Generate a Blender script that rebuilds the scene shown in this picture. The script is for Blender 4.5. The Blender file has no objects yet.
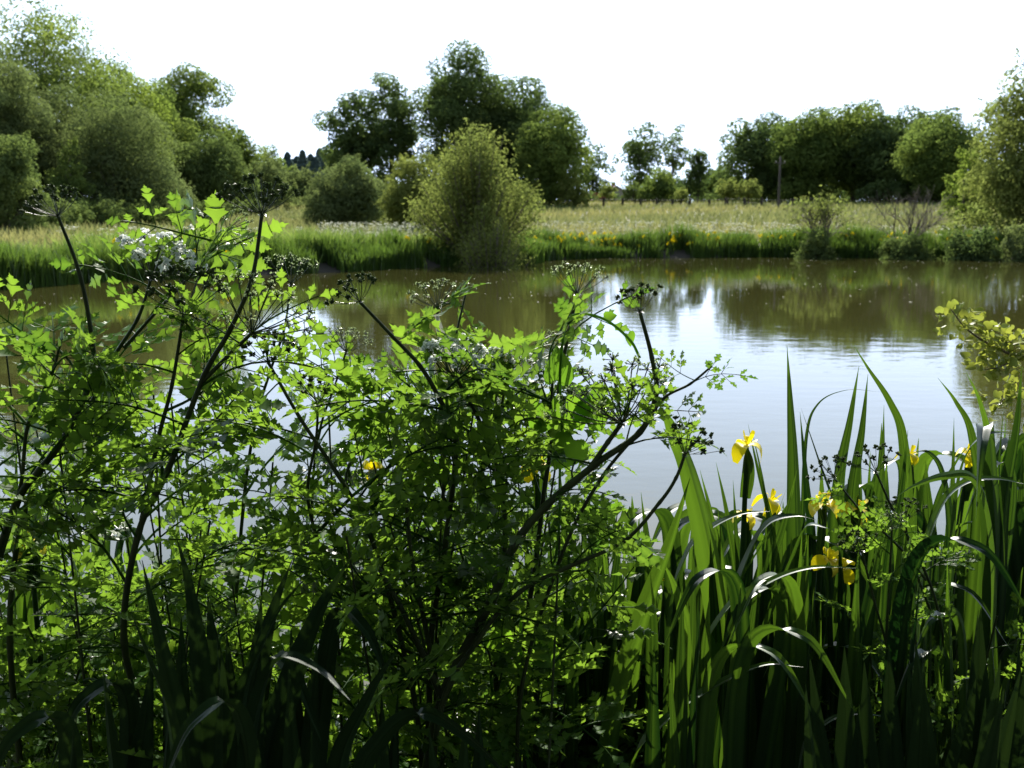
import bpy, math, random
import numpy as np
from mathutils import Vector, Matrix, Quaternion

SC = bpy.context.scene
COL = SC.collection
R = math.radians

# ------------------------------------------------------------------ camera
CAM_H = 1.7
PITCH = math.atan(167 / 1005)
cd = bpy.data.cameras.new('camera')
cam = bpy.data.objects.new('camera', cd)
COL.objects.link(cam)
cam.location = (0, 0, CAM_H)
cam.rotation_euler = (math.pi / 2 - PITCH, 0, 0)
cd.sensor_width = 36
cd.lens = 1005 / 1024 * 36
cd.clip_start = 0.05
cd.clip_end = 6000
cd.dof.use_dof = True
cd.dof.focus_distance = 1.75
cd.dof.aperture_fstop = 10
SC.camera = cam

# ------------------------------------------------------------------ sky, sun, exposure
SUN_EL, SUN_AZ = 41.0, -1.0           # azimuth from straight ahead, positive to the right
w = bpy.data.worlds.new('World')
SC.world = w
w.use_nodes = True
nt = w.node_tree
nt.nodes.clear()
N = nt.nodes.new
L = nt.links.new
out = N('ShaderNodeOutputWorld')
bg = N('ShaderNodeBackground')
bg.inputs[1].default_value = 0.10
sky = N('ShaderNodeTexSky')
sky.sky_type = 'NISHITA'
sky.sun_disc = False
sky.sun_elevation = R(SUN_EL)
sky.sun_rotation = R(SUN_AZ)
sky.air_density = 1.0
sky.dust_density = 2.0
tc = N('ShaderNodeTexCoord')
mp = N('ShaderNodeMapping')
mp.inputs['Scale'].default_value = (1.0, 1.0, 2.6)
nz = N('ShaderNodeTexNoise')
nz.inputs['Scale'].default_value = 3.2
nz.inputs['Detail'].default_value = 7
nz.inputs['Roughness'].default_value = 0.55
sep = N('ShaderNodeSeparateXYZ')
L(tc.outputs['Generated'], mp.inputs[0])
L(mp.outputs[0], nz.inputs['Vector'])
L(tc.outputs['Generated'], sep.inputs[0])
low = N('ShaderNodeMapRange')          # more cloud and haze towards the horizon
low.inputs['From Min'].default_value = 0.12
low.inputs['From Max'].default_value = 0.62
low.inputs['To Min'].default_value = 0.34
low.inputs['To Max'].default_value = 0.04
L(sep.outputs['Z'], low.inputs['Value'])
add = N('ShaderNodeMath')
add.operation = 'ADD'
L(nz.outputs['Fac'], add.inputs[0])
L(low.outputs[0], add.inputs[1])
cr = N('ShaderNodeMapRange')
cr.interpolation_type = 'SMOOTHSTEP'
cr.inputs['From Min'].default_value = 0.44
cr.inputs['From Max'].default_value = 0.72
L(add.outputs[0], cr.inputs['Value'])
mx = N('ShaderNodeMix')
mx.data_type = 'RGBA'
L(cr.outputs[0], mx.inputs['Factor'])
L(sky.outputs[0], mx.inputs['A'])
fwd = N('ShaderNodeMapRange')          # cloud and haze glow on the sun's side of the sky
fwd.inputs['From Min'].default_value = -0.5
fwd.inputs['From Max'].default_value = 0.75
L(sep.outputs['Y'], fwd.inputs['Value'])
cc = N('ShaderNodeMix')
cc.data_type = 'RGBA'
cc.inputs['A'].default_value = (1.7, 2.0, 2.5, 1)
cc.inputs['B'].default_value = (7.2, 8.7, 11.3, 1)
L(fwd.outputs[0], cc.inputs['Factor'])
L(cc.outputs['Result'], mx.inputs['B'])
L(mx.outputs['Result'], bg.inputs[0])
L(bg.outputs[0], out.inputs[0])

sd = bpy.data.lights.new('sun', 'SUN')
sd.energy = 5.0
sd.angle = R(0.53)
sd.color = (1.0, 0.95, 0.86)
sun = bpy.data.objects.new('sun', sd)
COL.objects.link(sun)
sv = Vector((math.sin(R(SUN_AZ)) * math.cos(R(SUN_EL)), math.cos(R(SUN_AZ)) * math.cos(R(SUN_EL)), math.sin(R(SUN_EL))))
sun.rotation_euler = sv.to_track_quat('Z', 'Y').to_euler()
sun.location = (0, 60, 80)

SC.view_settings.view_transform = 'Standard'
SC.view_settings.look = 'None'
SC.view_settings.gamma = 1
SC.view_settings.use_curve_mapping = False
SC.view_settings.exposure = 1.25
SC.render.engine = 'CYCLES'
SC.cycles.max_bounces = 8
SC.cycles.transmission_bounces = 6
SC.cycles.diffuse_bounces = 4
SC.cycles.glossy_bounces = 3
SC.cycles.use_denoising = True
SC.cycles.denoiser = 'OPENIMAGEDENOISE'
SC.cycles.denoising_input_passes = 'RGB_ALBEDO_NORMAL'

# ------------------------------------------------------------------ picking places along the view
CP, SP = math.cos(PITCH), math.sin(PITCH)


def ray(px, py):
    u, v = (px - 512) / 1005, (384 - py) / 1005
    return np.array([u, CP + v * SP, -SP + v * CP])


def P(px, py, d):
    """the point at forward distance d"""
    r = ray(px, py)
    return np.array([0, 0, CAM_H]) + r * (d / r[1])


def G(px, py, z=0.0):
    r = ray(px, py)
    return np.array([0, 0, CAM_H]) + r * ((z - CAM_H) / r[2])


# ------------------------------------------------------------------ helpers
def link(o, parent=None):
    COL.objects.link(o)
    if parent is not None:
        o.parent = parent
    return o


def tag(o, label=None, cat=None, group=None, kind=None):
    if label:
        o['label'] = label
    if cat:
        o['category'] = cat
    if group:
        o['group'] = group
    if kind:
        o['kind'] = kind
    return o


def thing(name, label, cat, loc=(0, 0, 0), group=None):
    o = bpy.data.objects.new(name, None)
    link(o)
    o.location = loc
    o.empty_display_size = 0.1
    return tag(o, label, cat, group)


class MB:
    """collects vertices, faces of any size and a tint per vertex; builds one mesh"""

    def __init__(s):
        s.v, s.f, s.t, s.n = [], [], [], 0

    def add(s, v, f, t=0.5):
        v = np.asarray(v, float).reshape(-1, 3)
        f = np.asarray(f, int)
        s.v.append(v)
        s.f.append(f + s.n)
        s.t.append(np.broadcast_to(np.asarray(t, float), (len(v),)))
        s.n += len(v)
        return s

    def mesh(s, name, mat, smooth=False):
        me = bpy.data.meshes.new(name)
        v = np.concatenate(s.v)
        loops = np.concatenate([f.ravel() for f in s.f])
        tot = np.concatenate([np.full(len(f), f.shape[1]) for f in s.f])
        start = np.concatenate([[0], np.cumsum(tot)[:-1]])
        me.vertices.add(len(v))
        me.vertices.foreach_set('co', v.astype(np.float32).ravel())
        me.loops.add(len(loops))
        me.loops.foreach_set('vertex_index', loops.astype(np.int32))
        me.polygons.add(len(tot))
        me.polygons.foreach_set('loop_start', start.astype(np.int32))
        me.update(calc_edges=True)
        a = me.attributes.new('tint', 'FLOAT', 'POINT')
        a.data.foreach_set('value', np.concatenate(s.t).astype(np.float32))
        if smooth:
            me.polygons.foreach_set('use_smooth', np.ones(len(tot), bool))
        me.materials.append(mat)
        return me

    def build(s, name, mat, parent=None, smooth=False):
        return link(bpy.data.objects.new(name, s.mesh(name, mat, smooth)), parent)


def unit(v):
    v = np.asarray(v, float)
    return v / np.maximum(np.linalg.norm(v, axis=-1, keepdims=True), 1e-9)


def smooth_path(pts, n=6):
    p = np.asarray(pts, float)
    if len(p) < 3:
        k = np.linspace(0, 1, n + 1)[:, None]
        return p[0] * (1 - k) + p[-1] * k
    q = np.vstack([2 * p[0] - p[1], p, 2 * p[-1] - p[-2]])
    o = []
    for i in range(len(p) - 1):
        a, b, c, d = q[i], q[i + 1], q[i + 2], q[i + 3]
        for t in np.linspace(0, 1, n, endpoint=False):
            o.append(0.5 * (2 * b + (c - a) * t + (2 * a - 5 * b + 4 * c - d) * t * t + (3 * b - a - 3 * c + d) * t ** 3))
    o.append(p[-1])
    return np.array(o)


def tube(mb, path, r, seg=6, tint=0.5):
    path = np.asarray(path, float)
    n = len(path)
    r = np.broadcast_to(np.asarray(r, float), (n,))
    tg = unit(np.gradient(path, axis=0))
    ref = np.array([0.0, 0, 1]) if abs(tg[0][2]) < 0.9 else np.array([1.0, 0, 0])
    a = unit(np.cross(tg[0], ref))
    ang = np.arange(seg) / seg * 2 * math.pi
    V = []
    for i in range(n):
        a = unit(a - tg[i] * np.dot(a, tg[i]))
        b = np.cross(tg[i], a)
        V.append(path[i] + r[i] * (np.cos(ang)[:, None] * a + np.sin(ang)[:, None] * b))
    idx = np.arange(n * seg).reshape(n, seg)
    f = np.stack([idx[:-1], np.roll(idx[:-1], -1, 1), np.roll(idx[1:], -1, 1), idx[1:]], -1).reshape(-1, 4)
    mb.add(np.concatenate(V), f, tint)


def box(mb, x0, x1, y0, y1, z0, z1, tint=0.5):
    v = [(x, y, z) for z in (z0, z1) for y in (y0, y1) for x in (x0, x1)]
    mb.add(v, [(0, 2, 3, 1), (4, 5, 7, 6), (0, 1, 5, 4), (2, 6, 7, 3), (0, 4, 6, 2), (1, 3, 7, 5)], tint)


# ------------------------------------------------------------------ materials
def leaf_mat(name, dark, light, trans, tw=0.45, gloss=0.06, rough=0.4, objvar=0.25, thin=(.65, .72, .8)):
    m = bpy.data.materials.new(name)
    m.use_nodes = True
    t = m.node_tree
    t.nodes.clear()
    n, l = t.nodes.new, t.links.new
    o = n('ShaderNodeOutputMaterial')
    at = n('ShaderNodeAttribute')
    at.attribute_name = 'tint'
    oi = n('ShaderNodeObjectInfo')
    ad = n('ShaderNodeMath')
    ad.operation = 'MULTIPLY_ADD'
    l(oi.outputs['Random'], ad.inputs[0])
    ad.inputs[1].default_value = objvar
    l(at.outputs['Fac'], ad.inputs[2])
    sb = n('ShaderNodeMath')
    sb.operation = 'SUBTRACT'
    sb.use_clamp = True
    l(ad.outputs[0], sb.inputs[0])
    sb.inputs[1].default_value = objvar / 2
    c = n('ShaderNodeMix')
    c.data_type = 'RGBA'
    l(sb.outputs[0], c.inputs['Factor'])
    c.inputs['A'].default_value = (*dark, 1)
    c.inputs['B'].default_value = (*light, 1)
    ct = n('ShaderNodeMix')
    ct.data_type = 'RGBA'
    l(sb.outputs[0], ct.inputs['Factor'])
    ct.inputs['A'].default_value = (trans[0] * thin[0], trans[1] * thin[1], trans[2] * thin[2], 1)
    ct.inputs['B'].default_value = (*trans, 1)
    d = n('ShaderNodeBsdfDiffuse')
    tr = n('ShaderNodeBsdfTranslucent')
    l(c.outputs['Result'], d.inputs[0])
    l(ct.outputs['Result'], tr.inputs[0])
    m1 = n('ShaderNodeMixShader')
    m1.inputs[0].default_value = tw
    l(d.outputs[0], m1.inputs[1])
    l(tr.outputs[0], m1.inputs[2])
    last = m1
    if gloss:
        g = n('ShaderNodeBsdfGlossy')
        g.inputs['Roughness'].default_value = rough
        g.inputs[0].default_value = (1, 1, 1, 1)
        lw = n('ShaderNodeFresnel')
        lw.inputs['IOR'].default_value = 1.42
        mm = n('ShaderNodeMath')
        mm.operation = 'MULTIPLY'
        l(lw.outputs[0], mm.inputs[0])
        mm.inputs[1].default_value = gloss
        m2 = n('ShaderNodeMixShader')
        l(mm.outputs[0], m2.inputs[0])
        l(m1.outputs[0], m2.inputs[1])
        l(g.outputs[0], m2.inputs[2])
        last = m2
    l(last.outputs[0], o.inputs[0])
    return m


def solid_mat(name, ca, cb, scale=8.0, rough=0.75, bump=0.0, stretch=(1, 1, 1), spec=0.3):
    m = bpy.data.materials.new(name)
    m.use_nodes = True
    t = m.node_tree
    p = t.nodes['Principled BSDF']
    n, l = t.nodes.new, t.links.new
    tcn = n('ShaderNodeTexCoord')
    mpn = n('ShaderNodeMapping')
    mpn.inputs['Scale'].default_value = stretch
    nn = n('ShaderNodeTexNoise')
    nn.inputs['Scale'].default_value = scale
    nn.inputs['Detail'].default_value = 6
    l(tcn.outputs['Object'], mpn.inputs[0])
    l(mpn.outputs[0], nn.inputs['Vector'])
    c = n('ShaderNodeMix')
    c.data_type = 'RGBA'
    mr = n('ShaderNodeMapRange')
    mr.inputs['From Min'].default_value = 0.3
    mr.inputs['From Max'].default_value = 0.7
    l(nn.outputs['Fac'], mr.inputs[0])
    l(mr.outputs[0], c.inputs['Factor'])
    c.inputs['A'].default_value = (*ca, 1)
    c.inputs['B'].default_value = (*cb, 1)
    l(c.outputs['Result'], p.inputs['Base Color'])
    p.inputs['Roughness'].default_value = rough
    p.inputs['Specular IOR Level'].default_value = spec
    if bump:
        b = n('ShaderNodeBump')
        b.inputs['Strength'].default_value = bump
        l(nn.outputs['Fac'], b.inputs['Height'])
        l(b.outputs[0], p.inputs['Normal'])
    return m


M = dict(
    oak=leaf_mat('oak_leaves', (.062, .100, .028), (.145, .195, .050), (.28, .37, .07), .38, 0),
    oak_dark=leaf_mat('dark_oak_leaves', (.052, .082, .032), (.108, .148, .050), (.20, .29, .07), .36, 0),
    lime=leaf_mat('bright_leaves', (.08, .12, .028), (.165, .215, .045), (.32, .42, .06), .42, 0),
    sallow=leaf_mat('grey_sallow_leaves', (.090, .122, .046), (.165, .20, .080), (.25, .32, .09), .36, 0),
    willow=leaf_mat('yellow_willow_leaves', (.095, .120, .030), (.20, .225, .060), (.31, .37, .08), .38, 0),
    conifer=leaf_mat('conifer_needles', (.09, .13, .11), (.12, .17, .14), (.12, .17, .13), .2, 0),  # pale bluish albedo stands in for distance haze
    scrub=leaf_mat('bramble_leaves', (.070, .105, .035), (.145, .185, .06), (.22, .30, .07), .36, 0),
    reed=leaf_mat('reed_blades', (.030, .066, .014), (.085, .145, .026), (.15, .25, .032), .36, .10, .5),
    herb=leaf_mat('bank_herbs', (.085, .135, .030), (.19, .25, .07), (.28, .38, .07), .38, .05, .6),
    meadow=leaf_mat('meadow_blades', (.108, .172, .042), (.275, .24, .11), (.31, .30, .10), .40, .03, .6),
    froth=leaf_mat('white_flower_froth', (.42, .45, .32), (.75, .75, .68), (.5, .5, .4), .3, 0),
    farflower=leaf_mat('yellow_petals_far', (.74, .56, .01), (.80, .65, .02), (.75, .58, .01), .3, 0),
    drop=leaf_mat('dropwort_leaves', (.012, .036, .007), (.038, .088, .016), (.215, .365, .030), .47, .08, .45, .45, (.22, .34, .4)),
    iris=leaf_mat('iris_blades', (.010, .030, .010), (.046, .098, .028), (.115, .225, .012), .36, .15, .5, .3, (.05, .10, .2)),
    irisshade=leaf_mat('shade_toned_iris_blades', (.010, .024, .009), (.030, .060, .020), (.018, .036, .005), .2, .06, .55, .3),  # iris blade colour darkened to carry the foreground shade
    bind=leaf_mat('bindweed_leaves', (.025, .07, .010), (.05, .12, .015), (.24, .46, .025), .48, .2, .35, .3),
    petal=leaf_mat('iris_petals', (.74, .60, .008), (.82, .70, .015), (.80, .66, .01), .4, .1, .5),
    floret=leaf_mat('white_florets', (.70, .72, .64), (.86, .86, .82), (.94, .95, .88), .6, 0),
    bud=leaf_mat('green_white_buds', (.22, .30, .12), (.50, .56, .36), (.45, .55, .25), .5, 0),
    seed=leaf_mat('green_seed_heads', (.030, .05, .02), (.07, .095, .04), (.16, .24, .05), .35, .1, .5),
    stem=leaf_mat('dropwort_stem', (.020, .030, .012), (.050, .070, .026), (.05, .09, .02), .10, .3, .35, .3),
    sprig=leaf_mat('sallow_sprig_leaves', (.10, .14, .02), (.19, .22, .04), (.34, .38, .05), .45, .2, .4, .2),
    dry=leaf_mat('dry_sheath', (.45, .42, .33), (.62, .6, .5), (.4, .4, .3), .3, .2),
    bark=solid_mat('bark', (.05, .042, .032), (.13, .11, .085), 4, .9, .6, (1, 1, .2)),
    twig=solid_mat('twig_bark', (.10, .085, .065), (.19, .16, .125), 6, .85, .3),
    post=solid_mat('weathered_post', (.035, .030, .025), (.085, .075, .06), 6, .9, .4, (1, 1, .2)),
    pole=solid_mat('pole_wood', (.06, .052, .045), (.12, .105, .09), 4, .85, .3, (1, 1, .1)),
    wire=solid_mat('fence_wire', (.15, .15, .15), (.25, .24, .23), 5, .5),
    wall=solid_mat('pale_render', (.42, .38, .34), (.52, .47, .42), 1.2, .9),
    tiles=solid_mat('red_tiles', (.25, .075, .05), (.36, .13, .09), 2.5, .85, .3),
    greytiles=solid_mat('pinkish_tiles', (.36, .27, .24), (.46, .36, .32), 2.5, .85, .3),
    pane=solid_mat('dark_window', (.02, .025, .03), (.05, .05, .06), 1, .1, 0, (1, 1, 1), .6),
    brick=solid_mat('brick', (.20, .10, .07), (.28, .15, .10), 6, .9, .2),
    speck=solid_mat('floating_petal', (.55, .53, .42), (.75, .74, .66), 3, .8),
)
# ------------------------------------------------------------------ pond outline and terrain
rs = np.random.RandomState(11)
far_px = [(0, 289), (60, 285), (100, 281), (180, 278), (240, 276), (300, 273), (345, 272), (400, 268), (450, 266), (500, 265),
          (530, 264), (548, 260), (600, 258), (670, 258), (760, 257), (850, 258), (940, 258), (1024, 259)]
FAR = [tuple(G(px, py)[:2]) for px, py in far_px]
POND = np.array([(-9, 4.6), (-15, 11), (-18, 17), (-16, 21.5)] + FAR + [(24, 36), (21, 27), (14, 12), (8, 6), (4.6, 3.7), (2.6, 3.0), (1.2, 2.75), (0.2, 2.75), (-1.2, 2.85), (-4, 3.2)])


def sdist(x, y):
    """signed distance to the water's edge, positive on land"""
    x, y = np.asarray(x, float), np.asarray(y, float)
    dmin = np.full(x.shape, 1e9)
    inside = np.zeros(x.shape, bool)
    n = len(POND)
    for i in range(n):
        ax, ay = POND[i]
        bx, by = POND[(i + 1) % n]
        ex, ey = bx - ax, by - ay
        t = np.clip(((x - ax) * ex + (y - ay) * ey) / (ex * ex + ey * ey), 0, 1)
        dmin = np.minimum(dmin, np.hypot(x - ax - t * ex, y - ay - t * ey))
        cross = (ay > y) != (by > y)
        xi = ax + (y - ay) / (ey if abs(ey) > 1e-12 else 1e-12) * ex
        inside ^= cross & (x < xi)
    return np.where(inside, -dmin, dmin)


def sstep(a, b, x):
    t = np.clip((x - a) / (b - a), 0, 1)
    return t * t * (3 - 2 * t)


def gz(x, y):
    s = sdist(x, y)
    x, y = np.asarray(x, float), np.asarray(y, float)
    bank = 0.30 * sstep(0, 0.9, s)
    rise = 0.0365 * np.minimum(s, 84) * sstep(4, 16, y)
    bumps = 0.05 * np.sin(x * .7 + 1.3 * np.sin(y * .31)) * np.cos(y * .45) * sstep(1, 5, s)
    return np.where(s > 0, bank + rise + bumps, -0.9 * sstep(0, 1.6, -s) - 0.06 * sstep(0, .1, -s))


def gz1(x, y):
    return float(gz(np.array([x]), np.array([y]))[0])


def graded(a, b, n, p):
    t = np.linspace(0, 1, n)
    return a + (b - a) * t ** p


gx = np.unique(np.concatenate([-graded(30, 3000, 40, 3), np.linspace(-30, -6, 61), np.linspace(-6, 6, 61), np.linspace(6, 30, 61), graded(30, 3000, 40, 3)]))
gy = np.unique(np.concatenate([-graded(3, 1500, 22, 3), np.linspace(-3, 6, 61), np.linspace(6, 60, 110), graded(60, 4000, 60, 3)]))
X, Y = np.meshgrid(gx, gy)
Z = gz(X, Y)
idx = np.arange(X.size).reshape(X.shape)
quads = np.stack([idx[:-1, :-1], idx[:-1, 1:], idx[1:, 1:], idx[1:, :-1]], -1).reshape(-1, 4)
gm = bpy.data.materials.new('ground_soil_and_turf')
gm.use_nodes = True
t_ = gm.node_tree
p_ = t_.nodes['Principled BSDF']
tc_ = t_.nodes.new('ShaderNodeTexCoord')
n1 = t_.nodes.new('ShaderNodeTexNoise')
n1.inputs['Scale'].default_value = 0.35
n1.inputs['Detail'].default_value = 8
n2 = t_.nodes.new('ShaderNodeTexNoise')
n2.inputs['Scale'].default_value = 9
n2.inputs['Detail'].default_value = 6
c1 = t_.nodes.new('ShaderNodeValToRGB')
c1.color_ramp.elements[0].position = .38
c1.color_ramp.elements[0].color = (.07, .10, .025, 1)
c1.color_ramp.elements[1].position = .62
c1.color_ramp.elements[1].color = (.17, .15, .060, 1)
c2 = t_.nodes.new('ShaderNodeMix')
c2.data_type = 'RGBA'
c2.blend_type = 'MULTIPLY'
c2.inputs['Factor'].default_value = .6
sepo = t_.nodes.new('ShaderNodeSeparateXYZ')
t_.links.new(tc_.outputs['Object'], sepo.inputs[0])
wet = t_.nodes.new('ShaderNodeMapRange')           # bare mud of the low bank
wet.inputs['From Min'].default_value = .32
wet.inputs['From Max'].default_value = .5
t_.links.new(sepo.outputs['Z'], wet.inputs[0])
c3 = t_.nodes.new('ShaderNodeMix')
c3.data_type = 'RGBA'
c3.inputs['A'].default_value = (.035, .030, .018, 1)
t_.links.new(tc_.outputs['Object'], n1.inputs['Vector'])
t_.links.new(tc_.outputs['Object'], n2.inputs['Vector'])
t_.links.new(n1.outputs['Fac'], c1.inputs[0])
t_.links.new(c1.outputs[0], c2.inputs['A'])
t_.links.new(n2.outputs['Color'], c2.inputs['B'])
t_.links.new(wet.outputs[0], c3.inputs['Factor'])
t_.links.new(c2.outputs['Result'], c3.inputs['B'])
t_.links.new(c3.outputs['Result'], p_.inputs['Base Color'])
p_.inputs['Roughness'].default_value = .95
bp_ = t_.nodes.new('ShaderNodeBump')
bp_.inputs['Strength'].default_value = .5
t_.links.new(n2.outputs['Fac'], bp_.inputs['Height'])
t_.links.new(bp_.outputs[0], p_.inputs['Normal'])
g = MB().add(np.stack([X, Y, Z], -1), quads).build('ground', gm, smooth=True)
tag(g, kind='structure')

# ------------------------------------------------------------------ pond water
wm = bpy.data.materials.new('murky_water')
wm.use_nodes = True
t_ = wm.node_tree
p_ = t_.nodes['Principled BSDF']
p_.inputs['Base Color'].default_value = (.033, .033, .009, 1)
p_.inputs['Roughness'].default_value = .025
p_.inputs['IOR'].default_value = 1.333
tc_ = t_.nodes.new('ShaderNodeTexCoord')
mp_ = t_.nodes.new('ShaderNodeMapping')
mp_.inputs['Scale'].default_value = (.8, 1.6, 1)
n1 = t_.nodes.new('ShaderNodeTexNoise')
n1.inputs['Scale'].default_value = 2.2
n1.inputs['Detail'].default_value = 3
n2 = t_.nodes.new('ShaderNodeTexNoise')             # where the breeze touches the surface
n2.inputs['Scale'].default_value = .10
n2.inputs['Detail'].default_value = 3
mr_ = t_.nodes.new('ShaderNodeMapRange')
mr_.inputs['From Min'].default_value = .42
mr_.inputs['From Max'].default_value = .66
mr_.inputs['To Min'].default_value = .10
mr_.inputs['To Max'].default_value = .55
bp_ = t_.nodes.new('ShaderNodeBump')
bp_.inputs['Distance'].default_value = .009
t_.links.new(tc_.outputs['Object'], mp_.inputs[0])
t_.links.new(mp_.outputs[0], n1.inputs['Vector'])
t_.links.new(tc_.outputs['Object'], n2.inputs['Vector'])
t_.links.new(n2.outputs['Fac'], mr_.inputs[0])
t_.links.new(mr_.outputs[0], bp_.inputs['Strength'])
t_.links.new(n1.outputs['Fac'], bp_.inputs['Height'])
t_.links.new(bp_.outputs[0], p_.inputs['Normal'])
b_ = MB().add([(-24, 1.5, 0), (30, 1.5, 0), (30, 50, 0), (-24, 50, 0)], [(0, 1, 2, 3)]).build('pond_water', wm)
tag(b_, kind='structure')

# flecks of blossom and pollen drifting near the far side
q = MB()
k = 0
while k < 520:
    px, py = rs.uniform(0, 1024), 258.5 + 46 * rs.rand() ** 2.6
    p = G(px, py)
    if sdist(p[0], p[1]) > -.15:
        continue
    r = rs.uniform(.008, .022)
    a = rs.rand() * 6.28 + np.arange(6) * math.pi / 3
    rr = r * rs.uniform(.6, 1.1, 6)
    v = np.stack([p[0] + rr * np.cos(a), p[1] + rr * np.sin(a), np.full(6, .004) + rs.uniform(0, .006, 6)], -1)
    q.add(v, [(0, 1, 2, 3, 4, 5)])
    k += 1
tag(q.build('floating_petals', M['speck']), 'pale flecks of fallen blossom drifting on the far water', 'blossom', kind='stuff')


# ------------------------------------------------------------------ grass, reeds and flowers of the far bank
def blades(mb, base, h, wd, lean, rng, tint, levels=3):
    """many tapered curved blades at once"""
    n = len(base)
    az = rng.rand(n) * 2 * math.pi
    side = np.stack([np.cos(az), np.sin(az), np.zeros(n)], -1)
    la = rng.rand(n) * 2 * math.pi
    ld = np.stack([np.cos(la), np.sin(la), np.zeros(n)], -1) * (lean * rng.rand(n))[:, None]
    V = []
    for i in range(levels):
        t = i / (levels - 1)
        c = base + np.array([0, 0, 1.0]) * (h * t * (1 - .15 * t * lean))[:, None] + ld * (h * t * t)[:, None]
        ww = (wd * (1 - t ** 1.8) + .004)[:, None] * side * .5
        V += [c - ww, c + ww]
    V = np.stack(V, 1).reshape(-1, 3)
    b0 = np.arange(n)[:, None] * (2 * levels)
    F = np.concatenate([b0 + np.array([[2 * i, 2 * i + 1, 2 * i + 3, 2 * i + 2]]) for i in range(levels - 1)])
    mb.add(V, F, np.repeat(tint, 2 * levels))


def wob(x, y, s, seed=0):
    return .5 + .25 * (np.sin(x * s + 1.7 * np.sin(y * s * .6 + seed)) + np.sin(y * s * 1.3 + seed * 2.1 + 1.1 * np.cos(x * s * .8)))


FA = np.array([(-16, 21.5)] + FAR + [(24, 36)])
seg = np.diff(FA, axis=0)
sl = np.hypot(*seg.T)
cum = np.concatenate([[0], np.cumsum(sl)])


def along(u):
    """point on the far shore and its landward normal for arc lengths u"""
    i = np.clip(np.searchsorted(cum, u) - 1, 0, len(sl) - 1)
    p = FA[i] + seg[i] * ((u - cum[i]) / sl[i])[:, None]
    nn = np.stack([-seg[i][:, 1], seg[i][:, 0]], -1) / sl[i][:, None]
    return p, nn


n = 38000
u = rs.rand(n) * cum[-1]
p, nn = along(u)
off = -.12 + 1.5 * rs.rand(n) ** 1.4
xy = p + nn * off[:, None]
patch = wob(xy[:, 0], xy[:, 1], .9, 3)
hh = (.48 + .55 * patch) * rs.uniform(.75, 1.15, n)
base = np.stack([xy[:, 0], xy[:, 1], np.maximum(gz(xy[:, 0], xy[:, 1]), -.05)], -1)
clump = wob(xy[:, 0], xy[:, 1], 2.6, 8) + .5 * wob(xy[:, 0], xy[:, 1], .5, 2)
keep = clump > .45 + .35 * rs.rand(n)
hh = hh * (.75 + .35 * clump)
base, hh, patch, n = base[keep], hh[keep], patch[keep], int(keep.sum())
q = MB()
blades(q, base, hh, np.full(n, .042), .38, rs, np.clip(.15 + .6 * rs.rand(n) + .25 * (patch - .5), 0, 1), 4)
tag(q.build('reed_bed', M['reed']), 'dense upright green reeds along the far edge of the pond', 'reeds', kind='stuff')

# lush herb belt behind the reeds
n = 17000
u = rs.rand(n) * cum[-1]
p, nn = along(u)
off = 1.0 + 5.0 * rs.rand(n) ** 1.3
xy = p + nn * off[:, None]
patch = wob(xy[:, 0], xy[:, 1], .55, 5)
hh = (.55 + .60 * patch) * rs.uniform(.6, 1.1, n) * (1 - .45 * sstep(2.5, 6, off))
base = np.stack([xy[:, 0], xy[:, 1], gz(xy[:, 0], xy[:, 1])], -1)
q = MB()
blades(q, base, hh, np.full(n, .07), .75, rs, np.clip(.35 + .65 * rs.rand(n), 0, 1), 3)
tag(q.build('herb_belt', M['herb']), 'lush leafy bank herbs between the reeds and the meadow', 'herbs', kind='stuff')

# meadow
n = 75000
d = 23 + 112 * rs.rand(n) ** 1.7
px = rs.uniform(-60, 1090, n)
x = (px - 512) / 1005 * d * 1.01
s = sdist(x, d)
ok = s > 3.0
x, d, s = x[ok], d[ok], s[ok]
n = len(x)
tanp = np.clip(1.5 * (wob(x, d, .16, 1) - .38) + .25 * (wob(x, d, .7, 4) - .5), 0, 1) * sstep(3, 9, s)
hh = rs.uniform(.25, .62, n)
q = MB()
blades(q, np.stack([x, d, gz(x, d)], -1), hh, .035 + .0011 * d, .6, rs, np.clip(tanp * .8 + .16 * rs.randn(n), 0, 1), 3)
tag(q.build('meadow_grass', M['meadow']), 'long rough meadow grass, green and straw coloured, beyond the pond', 'grass', kind='stuff')

# froth of white umbels over the herb belt
q = MB()
for (xa, xb, ra, rb, cnt) in [(545, 690, 221, 234, 420), (690, 800, 222, 234, 420), (800, 1000, 225, 238, 260), (318, 450, 222, 236, 380), (60, 330, 226, 248, 200)]:
    for k in range(cnt):
        px, py = rs.uniform(xa, xb), rs.uniform(ra, rb)
        dd = (38 if px > 540 else 26 + 9 * px / 450) + rs.uniform(2, 9)
        c = P(px, py, dd)
        hgt = c[2] - gz1(c[0], c[1])
        if hgt < .15 or hgt > 1.25 or sdist(c[0], c[1]) < .5:
            continue
        for j in range(3):
            o = c + rs.randn(3) * [.07, .07, .02]
            r = rs.uniform(.02, .05)
            a = np.arange(6) * math.pi / 3
            q.add(np.stack([o[0] + r * np.cos(a), o[1] + r * np.sin(a), o[2] + .25 * r * np.cos(3 * a)], -1), [(0, 1, 2, 3, 4, 5)], rs.rand())
        tube(q, [c - [0, 0, .3], c], .004, 3, 0)
tag(q.build('white_meadow_flowers', M['froth']), 'froth of small white flower heads above the far bank herbs', 'white flowers', kind='stuff')


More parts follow.
